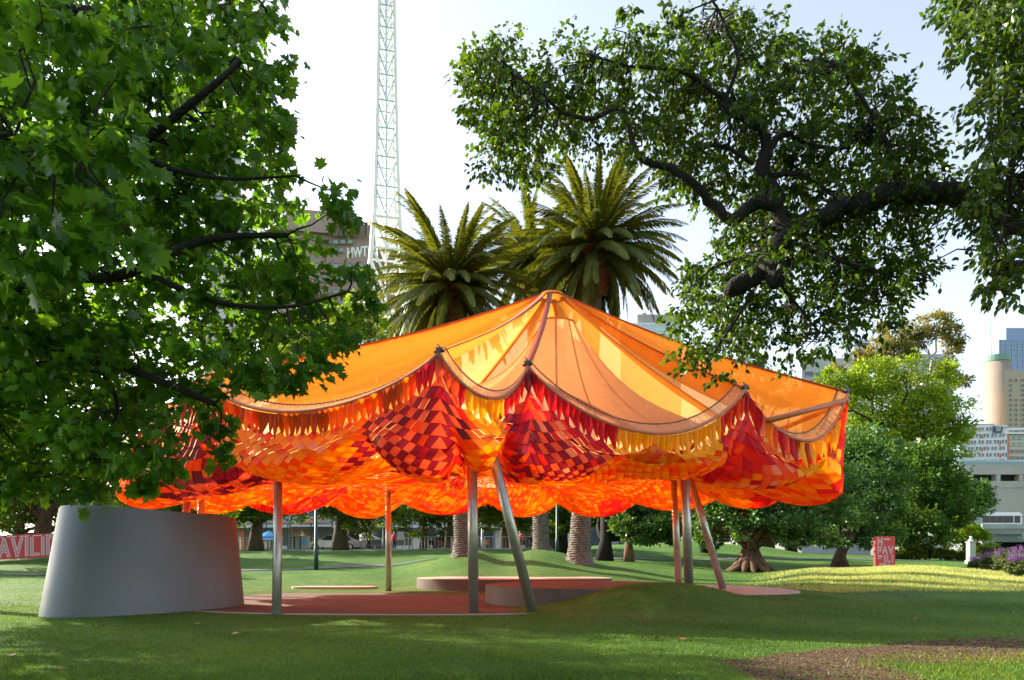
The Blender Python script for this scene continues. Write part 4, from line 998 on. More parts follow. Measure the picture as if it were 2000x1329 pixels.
def sign_word(word, org, xd, h, wds, t, gap, parent, off=0.004):
    """white outlined letters with a pink core, three stacked flat layers"""
    up = Vector((0, 0, 1)); nrm = xd.cross(up).normalized(); x = 0
    for li, (tt, mat, o) in enumerate(((t, whitep, off), (t*.58, redp, off*2), (t*.34, pinkp, off*3))):
        mb = MB(); x = 0; q = 0
        for ch, wd in zip(word, wds):
            for (a, b) in strokes_letter(ch, h, wd, t):
                A_ = Vector(a); B_ = Vector(b); d = (B_-A_).normalized(); n = Vector((-d.y, d.x)); e = d*tt*.5; q += 1
                oo = o+q*.00002
                c4 = [A_-e-n*tt*.5, B_+e-n*tt*.5, B_+e+n*tt*.5, A_-e+n*tt*.5]
                mb.add([org+xd*(x+c.x)+up*c.y+nrm*oo for c in c4], [(0,1,2,3)])
            x += wd+gap
        mb.build(('letter_outline', 'letter_fill', 'letter_core')[li], mat, parent)
# long banner, left
b0 = W(-150, 1102, 45); b1 = W(113, 1087, 49)
bn = thing('banner', 'long low red banner with outlined white PAVILIO lettering left of the kiosk', 'banner', tuple(b0))
xd = Vector((b1.x-b0.x, b1.y-b0.y, 0)); L = xd.length; xd.normalize(); slope = (b1.z-b0.z)/L; hb = 1.68
up = Vector((0, 0, 1)); nrm = xd.cross(up).normalized()
mb = MB(); n = 14
for k in range(n):
    a = b0+xd*(L*k/n)+up*(slope*L*k/n); c = b0+xd*(L*(k+1)/n)+up*(slope*L*(k+1)/n)
    mb.add([a, c, c+up*hb, a+up*hb, a-nrm*.02, c-nrm*.02, c-nrm*.02+up*hb, a-nrm*.02+up*hb], [(0,1,2,3),(7,6,5,4),(3,2,6,7),(0,4,5,1)])
mb.build('sheet', redp, bn)
for k in range(5):
    a = b0+xd*(L*k/4)+up*(slope*L*k/4); MB().tube([a-nrm*.05-up*.9, a-nrm*.05+up*(hb+.05)], .02, 6).build('post', steel, bn)
sign_word('PAVILIO', b0+xd*(L*.470)+up*(slope*L*.475+.24), (xd+up*slope).normalized(), 1.12, (.32, .50, .48, .10, .34, .10, .40), .19, .25, bn)
ln = MB()
for k in range(6):
    a = b0+xd*(L*(.40+.10*k))+up*(slope*L*(.40+.10*k)+1.52)+nrm*.005; c = a+xd*.55+up*slope*.55; ln.quad(a, c, c+up*.06, a+up*.06)
ln.build('small_print', whitep, bn)
# upright sign, right
s0 = W(1708, 1106, 40); s0.z = gz(s0.x+.6, s0.y)+.0; s1 = s0+Vector((1.22, .12, 0)); xd = (s1-s0).normalized(); nrm = xd.cross(up).normalized()
sg = thing('sign_board', 'upright red sign with outlined white letters M PAV ILI ON on the lawn', 'sign', tuple(s0))
hs = EYE+(HZ-1048)/F_*40-s0.z
mb = MB(); c = s0+xd*.61+up*(hs/2); mb.box(tuple(c), (1.24, .14, hs), rz=math.atan2(xd.y, xd.x)); mb.build('board', redp2, sg)
f0 = s0+nrm*.073; lh = .36; rows = hs-.5
sign_word('M', f0+xd*.17+up*(hs-.48), xd, lh, (.24,), .085, .1, sg, .003)
sign_word('PAV', f0+xd*.17+up*(hs-.98), xd, lh, (.17, .24, .24), .085, .13, sg, .003)
sign_word('ILI', f0+xd*.56+up*(hs-1.48), xd, lh, (.06, .15, .06), .085, .13, sg, .003)
sign_word('ON', f0+xd*.30+up*(hs-1.98), xd, lh, (.2, .22), .085, .13, sg, .003)
ln = MB()
for a_, b_, l_ in ((.56, hs-.20, .34), (.56, hs-.15, .28), (.14, hs-1.14, .26), (.14, hs-1.21, .34), (.14, hs-1.32, .22)):
    a = f0+xd*a_+up*b_+nrm*.004; ln.quad(a, a+xd*l_, a+xd*l_+up*.03, a+up*.03)
ln.build('small_print', whitep, sg)

# ------------------------------------------------ street furniture and vehicles
glassd = M('dark_glass', (.02, .025, .03), .18, spec=.35)
rubber = M('tyre', (.02, .02, .02), .8); hub = M('wheel_metal', (.4, .4, .42), .35, metal=.8)
def car(label, px, Y, L, H, body, rev=False):
    x0 = (px-1000)/F_*Y; z0 = 1.93; r = thing('parked_car', label, 'car', (x0, Y, z0), 'cars parked along the kerb')
    s = -1 if rev else 1
    prof = [(-.5,.20),(-.495,.38),(-.47,.52),(-.30,.60),(-.24,.64),(-.12,.93),(-.06,.99),(.12,1.0),(.26,.95),(.40,.68),(.48,.62),(.5,.40),(.49,.20)]
    wh = [(-.32, .17), (.31, .17)]
    V = []; n = len(prof)
    for yy, sh in ((-.86, 1), (-.9, 1), (.9, 1), (.86, 1)):
        for (a, b) in prof:
            tuck = .20 if b > .66 else 0
            V.append((x0+s*a*L, Y+math.copysign(abs(yy)-tuck*(b-.6)*1.6, yy), z0+b*H))
    F = [(q*n+k, q*n+(k+1) % n, (q+1)*n+(k+1) % n, (q+1)*n+k) for q in range(3) for k in range(n)]
    mb = MB(); mb.add(V, F+[tuple(range(n))[::-1], tuple(3*n+k for k in range(n))]); mb.build('body', body, r)
    for sd_ in (-1, 1):
        for (w0, w1, t0, t1) in ((-.205, -.02, -.11, -.02), (0, .20, 0, .17), (.22, .33, .19, .25)):
            yb = sd_*(.905-.2*.09); yt = sd_*(.905-.32*.33)
            MB().add([(x0+s*w0*L, Y+yb, z0+.67*H), (x0+s*w1*L, Y+yb, z0+.67*H), (x0+s*t1*L, Y+yt, z0+.92*H), (x0+s*t0*L, Y+yt, z0+.92*H)], [(0,1,2,3)]).build('side_window', glassd, r)
        for wx, wz in wh:
            c = Vector((x0+s*wx*L, Y+sd_*.82, z0+.32))
            w_ = MB().tube([c-Vector((0, .11, 0)), c+Vector((0, .11, 0))], .32, 18).build('wheel', rubber, r)
            MB().tube([c-Vector((0, .118, 0)), c+Vector((0, .118, 0))], .2, 12).build('rim', hub, w_)
        MB().box((x0-s*.485*L, Y+sd_*.66, z0+.46*H), (.12, .34, .13)).build('headlight', M('headlight', (.7, .7, .7), .2), r)
    MB().add([(x0-s*.235*L, Y-.72, z0+.655*H), (x0-s*.235*L, Y+.72, z0+.655*H), (x0-s*.128*L, Y+.62, z0+.915*H), (x0-s*.128*L, Y-.62, z0+.915*H)], [(0,1,2,3)]).build('windscreen', glassd, r)
    return r
car('silver car parked behind the green lamp post', 655, 61.5, 4.9, 1.42, M('silver_paint', (.45, .46, .44), .25, metal=.6))
car('black car parked right of the narrow street tree', 876, 61.5, 4.7, 1.45, M('black_paint', (.015, .018, .022), .2, spec=.7))
car('dark grey car nose beside the middle palm trunk', 1055, 61.5, 4.8, 1.6, M('dark_paint', (.06, .07, .065), .2, metal=.5))
white_m = M('white_paint', (.72, .74, .75), .35)
greyp = M('grey_panel', (.27, .29, .29), .5, var=.08); greenp = M('green_panel', (.13, .22, .15), .5, var=.1)
lampg = M('dark_green_paint', (.012, .06, .05), .4)
# rail fence on the kerb
fr = thing('rail_fence', 'low grey metal rail fence between lawn and road', 'fence', (-25, 57.3, 1.9))
fx = [(-24.5, -19.3), (-9.0, -5.1), (-5.0, 1.8)]
for a, b in fx:
    k = int((b-a)/1.35)
    for j in range(k+1):
        x = a+(b-a)*j/k; z = gz(x, 57.3); MB().tube([(x, 57.3, z-.1), (x, 57.3, z+1.15)], .035, 6).build('post', steel, fr)
    for h in (.12, 1.12): MB().tube([(a, 57.3, gz(a, 57.3)+h), (b, 57.3, gz(b, 57.3)+h)], .032, 6).build('rail', steel, fr)
    br = MB()
    for j in range(int((b-a)/.28)):
        x = a+j*.28; br.tube([(x, 57.32, gz(x, 57.3)+.12), (x, 57.32, gz(x, 57.3)+1.1)], .009, 4, False)
    br.build('infill_bars', steel, fr)['kind'] = 'stuff'
def lamp(label, px, Y, top, r, mat=lampg, arm=None):
    p = W(px, 1000, Y); z = gz(p.x, Y); o = thing('lamp_post', label, 'lamp post', (p.x, Y, z))
    zt_ = EYE+(HZ-top)/F_*Y
    MB().tube([(p.x, Y, z-.1), (p.x, Y, z+1.2), (p.x, Y, z+1.25), (p.x, Y, zt_)], [r*1.35, r*1.35, r, r*.7], 12).build('column', mat, o, True)
    if arm: 
        MB().tube([(p.x, Y, zt_-.05), (p.x-arm, Y, zt_)], r*.4, 6).build('arm', mat, o); MB().box((p.x-arm-.3, Y, zt_-.02), (.7, .25, .12)).build('lamp_head', white_m, o)
    else: MB().tube([(p.x, Y, zt_-.05), (p.x, Y, zt_+.1), (p.x, Y, zt_+.35), (p.x, Y, zt_+.5)], [.1, .22, .24, .05], 12).build('lamp_head', mat, o)
lamp('dark green lamp post standing on the lawn in front of the silver car', 617.5, 39.8, 900, .10)
lamp('slim dark green lamp post right of the middle palm trunk', 1088, 45, 880, .085)
lamp('pale grey street light with an arm beside the concrete car park', 1880, 80, 944, .14, M('galvanised', (.42, .45, .47), .5, metal=.3), arm=3.4)
lamp('pale grey pole behind the front steel pole', 942, 60, 940, .09, M('galvanised_pole', (.42, .45, .47), .5, metal=.3))
lamp('thin grey post near the tram stop', 748, 66, 985, .07, M('galvanised_post', (.35, .37, .38), .5, metal=.3))
# ticket cabinets, kiosk box, umbrella
def box_thing(name, label, cat, px0, px1, py0, py1, Y, dep, mat, extra=None):
    a = W(px0, py1, Y); b = W(px1, py0, Y); o = thing(name, label, cat, ((a.x+b.x)/2, Y+dep/2, a.z))
    MB().box(((a.x+b.x)/2, Y+dep/2, (a.z+b.z)/2), (b.x-a.x, dep, b.z-a.z)).build('cabinet', mat, o)
    MB().box(((a.x+b.x)/2, Y+dep/2-.02, b.z+.03), (b.x-a.x+.08, dep+.1, .06)).build('lid', greyp, o)
    if extra: extra(o, a, b)
    return o
blue = M('blue_panel', (.06, .30, .62), .5)
def dot(o, a, b): MB().tube([((a.x+b.x)/2, a.y-.015, (a.z*.4+b.z*.6)), ((a.x+b.x)/2, a.y+.01, (a.z*.4+b.z*.6))], .22, 18).build('emblem', blue, o)
def doorp(o, a, b): MB().box(((a.x+b.x)/2, a.y-.02, (a.z+b.z)/2), ((b.x-a.x)*.8, .03, (b.z-a.z)*.85)).build('door', M('door_panel', (.20, .22, .21), .5), o)
box_thing('service_cabinet', 'olive metal cabinet with open dark side left of the pair by the road', 'cabinet', 568, 574.5, 1049, 1076, 58, .8, M('dark_side', (.06, .05, .045), .6), doorp)
box_thing('service_cabinet', 'olive green metal cabinet in the middle of three by the road', 'cabinet', 576, 586, 1048, 1076, 58, .8, M('olive_metal', (.13, .16, .13), .5, var=.1), doorp)
box_thing('service_cabinet', 'grey cabinet with round blue emblem left of the silver car', 'cabinet', 588, 600, 1048, 1076, 58, .8, greyp, dot)
box_thing('service_cabinet', 'tall light grey cabinet just right of the big grey kiosk', 'cabinet', 453.5, 464.5, 1049, 1077, 57.9, .7, M('light_grey', (.36, .39, .42), .5), doorp)
box_thing('service_cabinet', 'pale beige box beside the fence, right of the forked street tree', 'cabinet', 506, 516, 1057, 1076, 57.9, .6, M('beige', (.42, .40, .30), .6), doorp)
box_thing('notice_board', 'pale notice board on the tram stop', 'sign', 776, 789, 1039, 1055, 65, .1, M('notice', (.52, .53, .45), .6), None)
box_thing('sandwich_board', 'small orange and white board on the footpath', 'sign', 945, 954, 1056, 1064, 57.6, .15, M('orange_board', (.75, .18, .05), .6), None)
def umbrella(label, px, pyt, Y, w_, mat):
    c = W(px, pyt, Y); z = 2.0; o = thing('parasol', label, 'umbrella', (c.x, Y, z)); MB().tube([(c.x, Y, z), (c.x, Y, c.z)], .03, 6).build('pole', steel, o)
    V = [(c.x, Y, c.z+.05)]+[(c.x+w_*math.cos(k*PI/4), Y+w_*math.sin(k*PI/4), c.z-.5) for k in range(8)]+[(c.x+w_*math.cos(k*PI/4), Y+w_*math.sin(k*PI/4), c.z-.72) for k in range(8)]
    MB().add(V, [(0, 1+k, 1+(k+1) % 8) for k in range(8)]+[(1+k, 9+k, 9+(k+1) % 8, 1+(k+1) % 8) for k in range(8)]).build('canopy', mat, o)
umbrella('blue parasol behind the left front pole', 526, 1038, 64, 1.3, clothmat('blue_cloth', (.10, .38, .75)))
umbrella('white parasol near the tram stop', 712, 1041, 68, 1.6, clothmat('white_cloth', (.7, .72, .7)))
# oval banner flag
f0 = W(857, 1036, 63); o = thing('feather_flag', 'small white oval flag with a dark ring above the black car', 'flag', (f0.x, 63, 2.0))
MB().tube([(f0.x+.55, 63, 2.0), (f0.x+.55, 63, f0.z+.9)], .025, 6).build('pole', gunm, o)
MB().add([(f0.x+.42*math.cos(a*PI/12)*.6, 63-.01*math.cos(a*PI/12), f0.z+.68*math.sin(a*PI/12)) for a in range(24)], [tuple(range(24))]).build('sheet', white_m, o)
V = [(f0.x+r_*.42*math.cos(a*PI/12)*.6, 62.97, f0.z+r_*.68*math.sin(a*PI/12)) for r_ in (.5, .3) for a in range(24)]
MB().add(V, [(k, (k+1) % 24, 24+(k+1) % 24, 24+k) for k in range(24)]).build('printed_ring', M('dark_print', (.03, .08, .10), .6), o)
# tram stop shelters
def shelter(label, px0, px1, Y, seed, roofmat, wallm):
    a = W(px0, 1070, Y); b = W(px1, 1070, Y); z = 2.05; H = 2.6; o = thing('tram_shelter', label, 'shelter', ((a.x+b.x)/2, Y, z)); L = b.x-a.x
    MB().box(((a.x+b.x)/2, Y+.9, z+H+.08), (L+.6, 2.6, .16)).build('roof', roofmat, o)
    n = max(2, int(L/2.2))
    for k in range(n+1): MB().box((a.x+L*k/n, Y+1.6, z+H/2), (.09, .09, H)).build('post', gunm, o)
    for k in range(n): MB().box((a.x+L*(k+.5)/n, Y+1.6, z+H*.52), (L/n-.14, .03, H*.72)).build('panel', wallm[(k+seed) % len(wallm)], o)
    MB().box(((a.x+b.x)/2, Y+1.2, z+.45), (L*.7, .4, .06)).build('seat', greyp, o)
shg = M('shelter_glass', (.10, .14, .13), .12, spec=.7); roofm = M('shelter_roof', (.24, .30, .31), .4, var=.1)
shelter('glass tram shelter behind the blue parasol', 466, 552, 68, 0, roofm, [shg, greenp, shg])
shelter('green panelled shelter with flat roof behind the cabinets', 556, 640, 66, 1, M('shelter_roof_grey', (.38, .43, .44), .5), [greenp, M('ochre_panel', (.30, .21, .09), .6, var=.4, scale=1.5), shg])
shelter('glass tram shelter right of the thick street tree', 700, 800, 67, 0, roofm, [shg, shg, greyp])
# small people at the stop
skin = M('skin', (.45, .27, .18), .6)
def person(label, px, Y, H, top, bot, z=2.02, seat=False):
    c = W(px, 1070, Y); o = thing('person', label, 'person', (c.x, Y, z)); s = H/1.75; P = lambda x, y, zz: Vector((c.x+x*s, Y+y*s, z+zz*s))
    mb = MB()
    mb.tube([P(0,0,.80), P(0,0,1.0), P(0,0,1.25), P(0,0,1.42), P(0,0,1.50), P(0,0,1.56), P(0,-.01,1.66), P(0,0,1.75)], [.14*s,.13*s,.17*s,.15*s,.055*s,.075*s,.095*s,.04*s], 12)
    for q in (-1, 1):
        mb.tube([P(q*.09,0,.85), P(q*.10,-.02,.46), P(q*.10,.02,.08), P(q*.10,-.10,.03)], [.085*s,.06*s,.045*s,.04*s], 8)
        mb.tube([P(q*.17,0,1.40), P(q*.22,0,1.12), P(q*.2,-.08,.86), P(q*.2,-.10,.78)], [.055*s,.045*s,.035*s,.03*s], 8)
    mb.build('body', skin, o, True)
    MB().tube([P(0,0,.80), P(0,0,1.0), P(0,0,1.25), P(0,0,1.43), P(0,0,1.47)], [.16*s,.15*s,.19*s,.17*s,.08*s], 12).build('shirt', top, o, True)
    tr = MB()
    for q in (-1, 1): tr.tube([P(q*.08,0,.88), P(q*.10,-.02,.46), P(q*.10,.02,.10)], [.105*s,.075*s,.06*s], 8)
    tr.build('trousers', bot, o, True)
    MB().tube([P(0,.02,1.62), P(0,.02,1.70), P(0,.01,1.78)], [.09*s,.105*s,.04*s], 10).build('hair', M('hair', (.03, .02, .015), .7), o, True)
navy = M('navy_cloth', (.03, .035, .07), .8)
person('person in a dark red top waiting behind the fence', 720, 62.5, 1.7, M('maroon_cloth', (.25, .02, .04), .8), navy)
person('person in a bright red top near the back steel pole', 770, 63, 1.7, M('red_cloth', (.6, .02, .05), .8), navy)
person('person in a pale shirt behind the cabinets', 592, 64.5, 1.72, M('pale_cloth', (.55, .5, .45), .8), navy)
person('person in a red jacket beyond the leaning front pole', 1018, 64, 1.75, M('scarlet_cloth', (.7, .03, .02), .8), navy)

# ------------------------------------------------ buildings
def building(name, label, px0, px1, pyt, Y, dep, wall, cat='building', rz=0, z0=0, top=None):
    a = W(px0, pyt, Y); b = W(px1, pyt, Y); o = thing(name, label, cat, ((a.x+b.x)/2, Y+dep/2, z0))
    sh = dep*((px0+px1)/2-1000)/F_*1.02; V = [(x, y, z) for z in (z0, a.z) for x, y in ((a.x, Y), (b.x, Y), (b.x+sh, Y+dep), (a.x+sh, Y+dep))]
    MB().add(V, [(0,3,2,1),(4,5,6,7),(0,1,5,4),(1,2,6,5),(2,3,7,6),(3,0,4,7)]).build('wall', wall, o)
    return o
def win(o, px0, py0, px1, py1, Y, glass, frame=None, d=.25, name='window'):
    """a recessed-looking window: frame standing proud, pane set in it"""
    a = W(px0, py1, Y); b = W(px1, py0, Y); w_, h = b.x-a.x, b.z-a.z; t = min(w_, h)*.09
    V = []; 
    for (ix, y) in ((0, Y-d), (t, Y-d), (t, Y-.03)):
        V += [(a.x+ix, y, a.z+ix), (b.x-ix, y, a.z+ix), (b.x-ix, y, b.z-ix), (a.x+ix, y, b.z-ix)]
    V += [(a.x, Y+.1, a.z), (b.x, Y+.1, a.z), (b.x, Y+.1, b.z), (a.x, Y+.1, b.z)]
    F = [(q*4+k, q*4+(k+1) % 4, q*4+4+(k+1) % 4, q*4+4+k) for q in range(2) for k in range(4)]+[(12+k, 12+(k+1) % 4, (k+1) % 4, k) for k in range(4)]
    f = MB().add(V, F).build(name, frame or wallf, o)
    MB().quad((a.x+t, Y-.06, a.z+t), (b.x-t, Y-.06, a.z+t), (b.x-t, Y-.06, b.z-t), (a.x+t, Y-.06, b.z-t)).build('pane', glass, f)
wallf = M('window_frame', (.45, .44, .42), .6)
tealg = M('teal_glass', (.16, .30, .32), .12, spec=.8, var=.3, scale=.3); darkg = M('tinted_glass', (.05, .065, .09), .15, spec=.7, var=.4, scale=.5)
brownw = M('brown_precast', (.30, .225, .195), .8, var=.06, scale=.15); greyc = M('concrete', (.36, .35, .32), .8, var=.08, scale=.3)
# brown tower behind the spire
hw = thing('office_tower', 'brown office tower with HWT lettering and bands of teal windows behind the left tree', 'building', (-45, 230, 0))
def facade(o, P0, P1, z0, z1, wall, dep=20, name='wall'):
    d = (P1-P0); d.z = 0; n = Vector((-d.y, d.x, 0)).normalized()
    V = [(P0.x, P0.y, z0), (P1.x, P1.y, z0), (P1.x+n.x*dep, P1.y+n.y*dep, z0), (P0.x+n.x*dep, P0.y+n.y*dep, z0)]
    V += [(x, y, z1) for x, y, _ in V]
    return MB().add(V, [(0,1,5,4),(1,2,6,5),(2,3,7,6),(3,0,4,7),(4,5,6,7)]).build(name, wall, o)
Yh = 230; sc_ = Yh/F_
def HX(px): return (px-1000)*sc_
def HZz(py): return EYE+(HZ-py)*sc_
facade(hw, Vector((HX(540), Yh, 0)), Vector((HX(726), Yh+6, 0)), 0, HZz(424), brownw, 30)
facade(hw, Vector((HX(560), Yh-1.2, 0)), Vector((HX(690), Yh+3, 0)), HZz(452), HZz(410), brownw, 26, 'parapet')
facade(hw, Vector((HX(722), Yh+14, 0)), Vector((HX(872), Yh+16, 0)), 0, HZz(446), brownw, 20, 'wing')
facade(hw, Vector((HX(775), Yh+13, 0)), Vector((HX(876), Yh+15, 0)), HZz(447), HZz(440), M('roof_band', (.17, .14, .13), .8), 22, 'roof_band')
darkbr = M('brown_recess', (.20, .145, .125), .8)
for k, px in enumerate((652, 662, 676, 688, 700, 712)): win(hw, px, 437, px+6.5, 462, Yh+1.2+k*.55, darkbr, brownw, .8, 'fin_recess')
for r, py in enumerate((468, 484, 515, 540, 565, 590)):
    for k, px in enumerate((616, 634, 650, 664, 678) if r != 1 else (610, 626, 648, 660)):
        win(hw, px, py, px+11, py+9, Yh+1.0+k*.6, tealg, brownw, .3)
for py in (513, 541, 568):
    for px in (703, 735, 800, 838): win(hw, px, py, px+7, py+13, Yh+(3.6 if px < 726 else 13.5), tealg, brownw, .3)
for py in (472, 500, 530, 560):
    for px in (752, 790, 820, 848): win(hw, px, py, px+13, py+7, Yh+13.2, tealg, brownw, .3)
text_obj('HWT', 4.6, .08, white_m, facing(W(679, 507, Yh-4)+Vector((0, -1, 0)), Vector((1, .03, 0.12)).normalized()), hw, 'lettering', ext=.2, sx=.62)
# lattice spire
spm = M('spire_white', (.78, .76, .70), .4, var=.05); spt = M('spire_teal', (.50, .57, .55), .5)
sp = thing('lattice_spire', 'very tall white steel lattice tower tapering out of the top of the view', 'tower', ((754-1000)/F_*165, 165, 0))
Ys = 165; cyl = MB().tube([(0, 0, 0), (0, 0, 1)], 1, 7).build('tmp', spm); cylm = cyl.data; bpy.data.objects.remove(cyl); cylt = cylm.copy(); cylt.materials.clear(); cylt.materials.append(spt)
def rod(name, a, b, r, parent, me=cylm):
    a, b = Vector(a), Vector(b); d = b-a; m = Matrix.Translation(a)@d.to_track_quat('Z', 'Y').to_matrix().to_4x4()@Matrix.Diagonal((r, r, d.length, 1))
    return link(name, me, parent, m)
def hwid(py): return float(np.interp(py, [-60, 0, 150, 300, 430, 500, 600, 700], [13.5, 15.5, 18, 21.5, 26, 31, 41, 54]))/F_*Ys
cx0 = (754-1000)/F_*Ys
lev = [-60, -20, 22, 65, 110, 158, 208, 262, 318, 376, 436, 498, 560, 625, 700]
Pz = lambda py: EYE+(HZ-py)/F_*Ys
rot = math.radians(14)
def cor(k, py, s=1.0):
    h = hwid(py)*s*1.02; a = rot+PI/4+k*PI/2; return Vector((cx0+h*1.28*math.cos(a), Ys+h*1.28*math.sin(a), Pz(py)))
for k in range(4):
    for i in range(len(lev)-1):
        rod('leg', cor(k, lev[i]), cor(k, lev[i+1]), .42 if lev[i] < 400 else .52, sp)
        a, b = cor(k, lev[i]), cor((k+1) % 4, lev[i]); c, d = cor(k, lev[i+1]), cor((k+1) % 4, lev[i+1]); r_ = .17 if lev[i] < 380 else .30
        rod('brace', a, b, r_, sp, cylt if lev[i] < 380 else cylm); m_ = (c+d)/2
        rod('brace', a, m_, r_, sp, cylt if lev[i] < 380 else cylm); rod('brace', b, m_, r_, sp, cylt if lev[i] < 380 else cylm)
        if lev[i] < 430:
            e, f = cor(k, lev[i], .84), cor(k, lev[i+1], .84); rod('inner_leg', e, f, .22, sp, cylm)
for i in range(len(lev)-1): rod('mast', (cx0, Ys, Pz(lev[i])), (cx0, Ys, Pz(lev[i+1])), .30, sp, cylt)
# pale tower behind the left tree
stripe = M('pale_grey_wall', (.50, .49, .50), .7, var=.05, scale=.2)
tw = building('office_tower', 'pale grey high-rise glimpsed through the left tree leaves', 400, 472, 236, 300, 25, stripe)
for k in range(16): win(tw, 402, 246+k*15, 470, 252+k*15, 300, darkg, stripe, .3, 'window_band')
# white modern block
wb = building('apartment_block', 'low white modern block with glass top right of the right palm', 1212, 1330, 631, 150, 30, M('white_render', (.62, .65, .66), .6))
MB().box((W(1275, 0, 150).x, 160, Pz(631)), (1, 1, 1)).build('vent', greyc, wb)
MB().box((W(1285, 617, 150).x, 162, W(0, 620, 150).z), (W(1318,0,150).x-W(1240,0,150).x, 22, 1.9)).build('penthouse', greyc, wb)
for k in range(6): win(wb, 1214+k*18, 634, 1230+k*18, 648, 150, M('pale_glass', (.45, .55, .62), .15, spec=.7), white_m, .2)
# grey office behind the right canopy
ob = building('office_block', 'grey office block with ribbon windows behind the eucalyptus', 1566, 1700, 700, 170, 30, M('office_grey', (.42, .43, .42), .7, var=.05))
for r in range(5):
    for k in range(6): win(ob, 1570+k*21, 726+r*17-r*0, 1588+k*21, 736+r*17, 170, darkg, wallf, .2)
ob2 = building('office_block', 'slate and pale office block right of the eucalyptus crown', 1742, 1862, 692, 175, 30, M('office_slate', (.35, .38, .42), .6, var=.05))
for r in range(5):
    for k in range(5): win(ob2, 1746+k*23, 697+r*16, 1766+k*23, 706+r*16, 175, M('sky_glass', (.22, .32, .42), .15, spec=.8), wallf, .2)
ob3 = building('office_tower', 'slim grey tower top showing between overhanging leaves and eucalyptus', 1668, 1700, 664, 200, 20, stripe)
for k in range(6): win(ob3, 1670, 670+k*12, 1698, 676+k*12, 200, darkg, wallf, .2, 'window_band')
# round brown tower with a green cap and mast
rt = thing('round_tower', 'plain brown rounded tower with green cap and thin white mast', 'tower', (W(1945, 0, 290).x, 300, 0))
c_ = W(1944, 698, 300); c2 = W(1949, 905, 300); mb = MB(); rr_ = 24/F_*300
mb.tube([(c2.x, 300, 0), (c2.x, 300, c2.z), (c_.x, 300, c_.z-2.4)], [rr_*.92, rr_*.94, rr_*1.0], 28); mb.build('shaft', M('tower_precast', (.25, .21, .17), .8, var=.05, scale=.2), rt, True)
MB().tube([(c_.x, 300, c_.z-2.5), (c_.x, 300, c_.z)], rr_*1.03, 28).build('cap', M('green_copper', (.13, .24, .20), .6), rt)
MB().tube([(c_.x-2, 300, c_.z), (c_.x-2.6, 300, c_.z+18)], [.45, .3], 6).build('mast', white_m, rt)
# blue glass tower
bt = building('glass_tower', 'stepped blue glass tower at the far right edge', 1951, 2080, 664, 330, 40, M('blue_curtain', (.10, .19, .34), .2, spec=.8, var=.12, scale=.05))
ubm = M('blue_curtain_upper', (.12, .21, .36), .2, spec=.8)
a = W(1965, 641, 332); b = W(2115, 641, 332); sh = 34*1.01; V = [(x, y, z) for z in (0, a.z) for x, y in ((a.x, 332), (b.x, 332), (b.x+sh, 368), (a.x+sh, 368))]
MB().add(V, [(0,3,2,1),(4,5,6,7),(0,1,5,4),(1,2,6,5),(2,3,7,6),(3,0,4,7)]).build('upper_block', ubm, bt)
bl_ = M('mullion_blue', (.28, .38, .50), .4)
for k in range(8): p = W(1951, 672+k*10, 329.8); MB().box((p.x+14, 329.9, p.z), (28, .15, .28)).build('mullion', bl_, bt)
for k in range(5): p = W(1955+k*11, 664, 329.8); MB().box((p.x, 329.85, p.z-13), (.25, .15, 26)).build('mullion', bl_, bt)
# beige hotel
beige = M('beige_precast', (.40, .33, .25), .8, var=.05, scale=.3)
ht = building('hotel_tower', 'beige hotel block with square dark windows beside the round tower', 1962, 2090, 724, 270, 30, beige)
for r in range(11):
    for k, px in enumerate((1970, 1981, 1993, 2006, 2018)):
        if (k in (1,) and r in (1, 2, 3)): continue
        win(ht, px, 741+r*9.6, px+(5 if k != 2 else 7), 746+r*9.6, 270, darkg, beige, .25)
# white grid block with logo, and its beige neighbour
wg = building('hotel_block', 'white gridded block with orange accents and a round-eyed logo', 1876, 1967, 831, 150, 25, M('white_grid', (.66, .67, .68), .6, var=.04, scale=.5))
redacc = M('orange_accent', (.62, .14, .05), .6)
for r in range(6):
    off = (r % 2)*5
    for k in range(6):
        px = 1879+k*15.2-off
        if px+12 > 1968: continue
        if r == 0 and k == 4: continue
        for h in (0, 6.2): win(wg, px+h, 835.5+r*12.6-k*.35, px+h+5.2, 843.5+r*12.6-k*.35, 150, darkg, white_m, .15)
        if (k+2*r) % 4 == 1: p = W(px-1.1, 840+r*12.6, 149.8); MB().box((p.x, 149.85, p.z), (.16, .12, 1.0)).build('accent_panel', redacc, wg)
MB().box((W(1921, 0, 150).x, 160, W(0, 826, 150).z), (10.5, 12, 1.1)).build('roof_plant', greyc, wg)
lg0 = W(1948.5, 839, 149.7); MB().box((lg0.x, 149.8, lg0.z), (1.9, .1, 1.5)).build('sign_panel', M('dark_sign', (.05, .08, .14), .5), wg)
text_obj('QUE', .62, .01, white_m, facing(W(1944, 836.5, 149.6), Vector((1, 0, 0))), wg, 'lettering')
text_obj('CO', .62, .02, white_m, facing(W(1945.5, 842, 149.6), Vector((1, 0, 0))), wg, 'lettering')
db = building('hotel_block', 'cream block with glass balconies and small sign at the right edge', 1967, 2090, 836, 150.4, 25, M('cream_wall', (.52, .45, .33), .7, var=.05))
MB().box((W(1990, 0, 149.9).x, 150.1, W(0, 842.5, 150).z), (W(2030, 0, 150).x-W(1968, 0, 150).x, .5, 1.25)).build('sign_band', white_m, db)
text_obj('DOUBLETREE', .62, .012, M('sign_text', (.10, .09, .10), .6), facing(W(1970, 844, 149.75), Vector((1, 0, 0))), db, 'lettering')
grg = M('balcony_glass', (.20, .32, .27), .2, spec=.7)
for r in range(4):
    for k in range(5): win(db, 1969.5+k*11, 852+r*13.2, 1979+k*11, 859+r*13.2, 150.4, grg if r < 2 else darkg, wallf, .15)
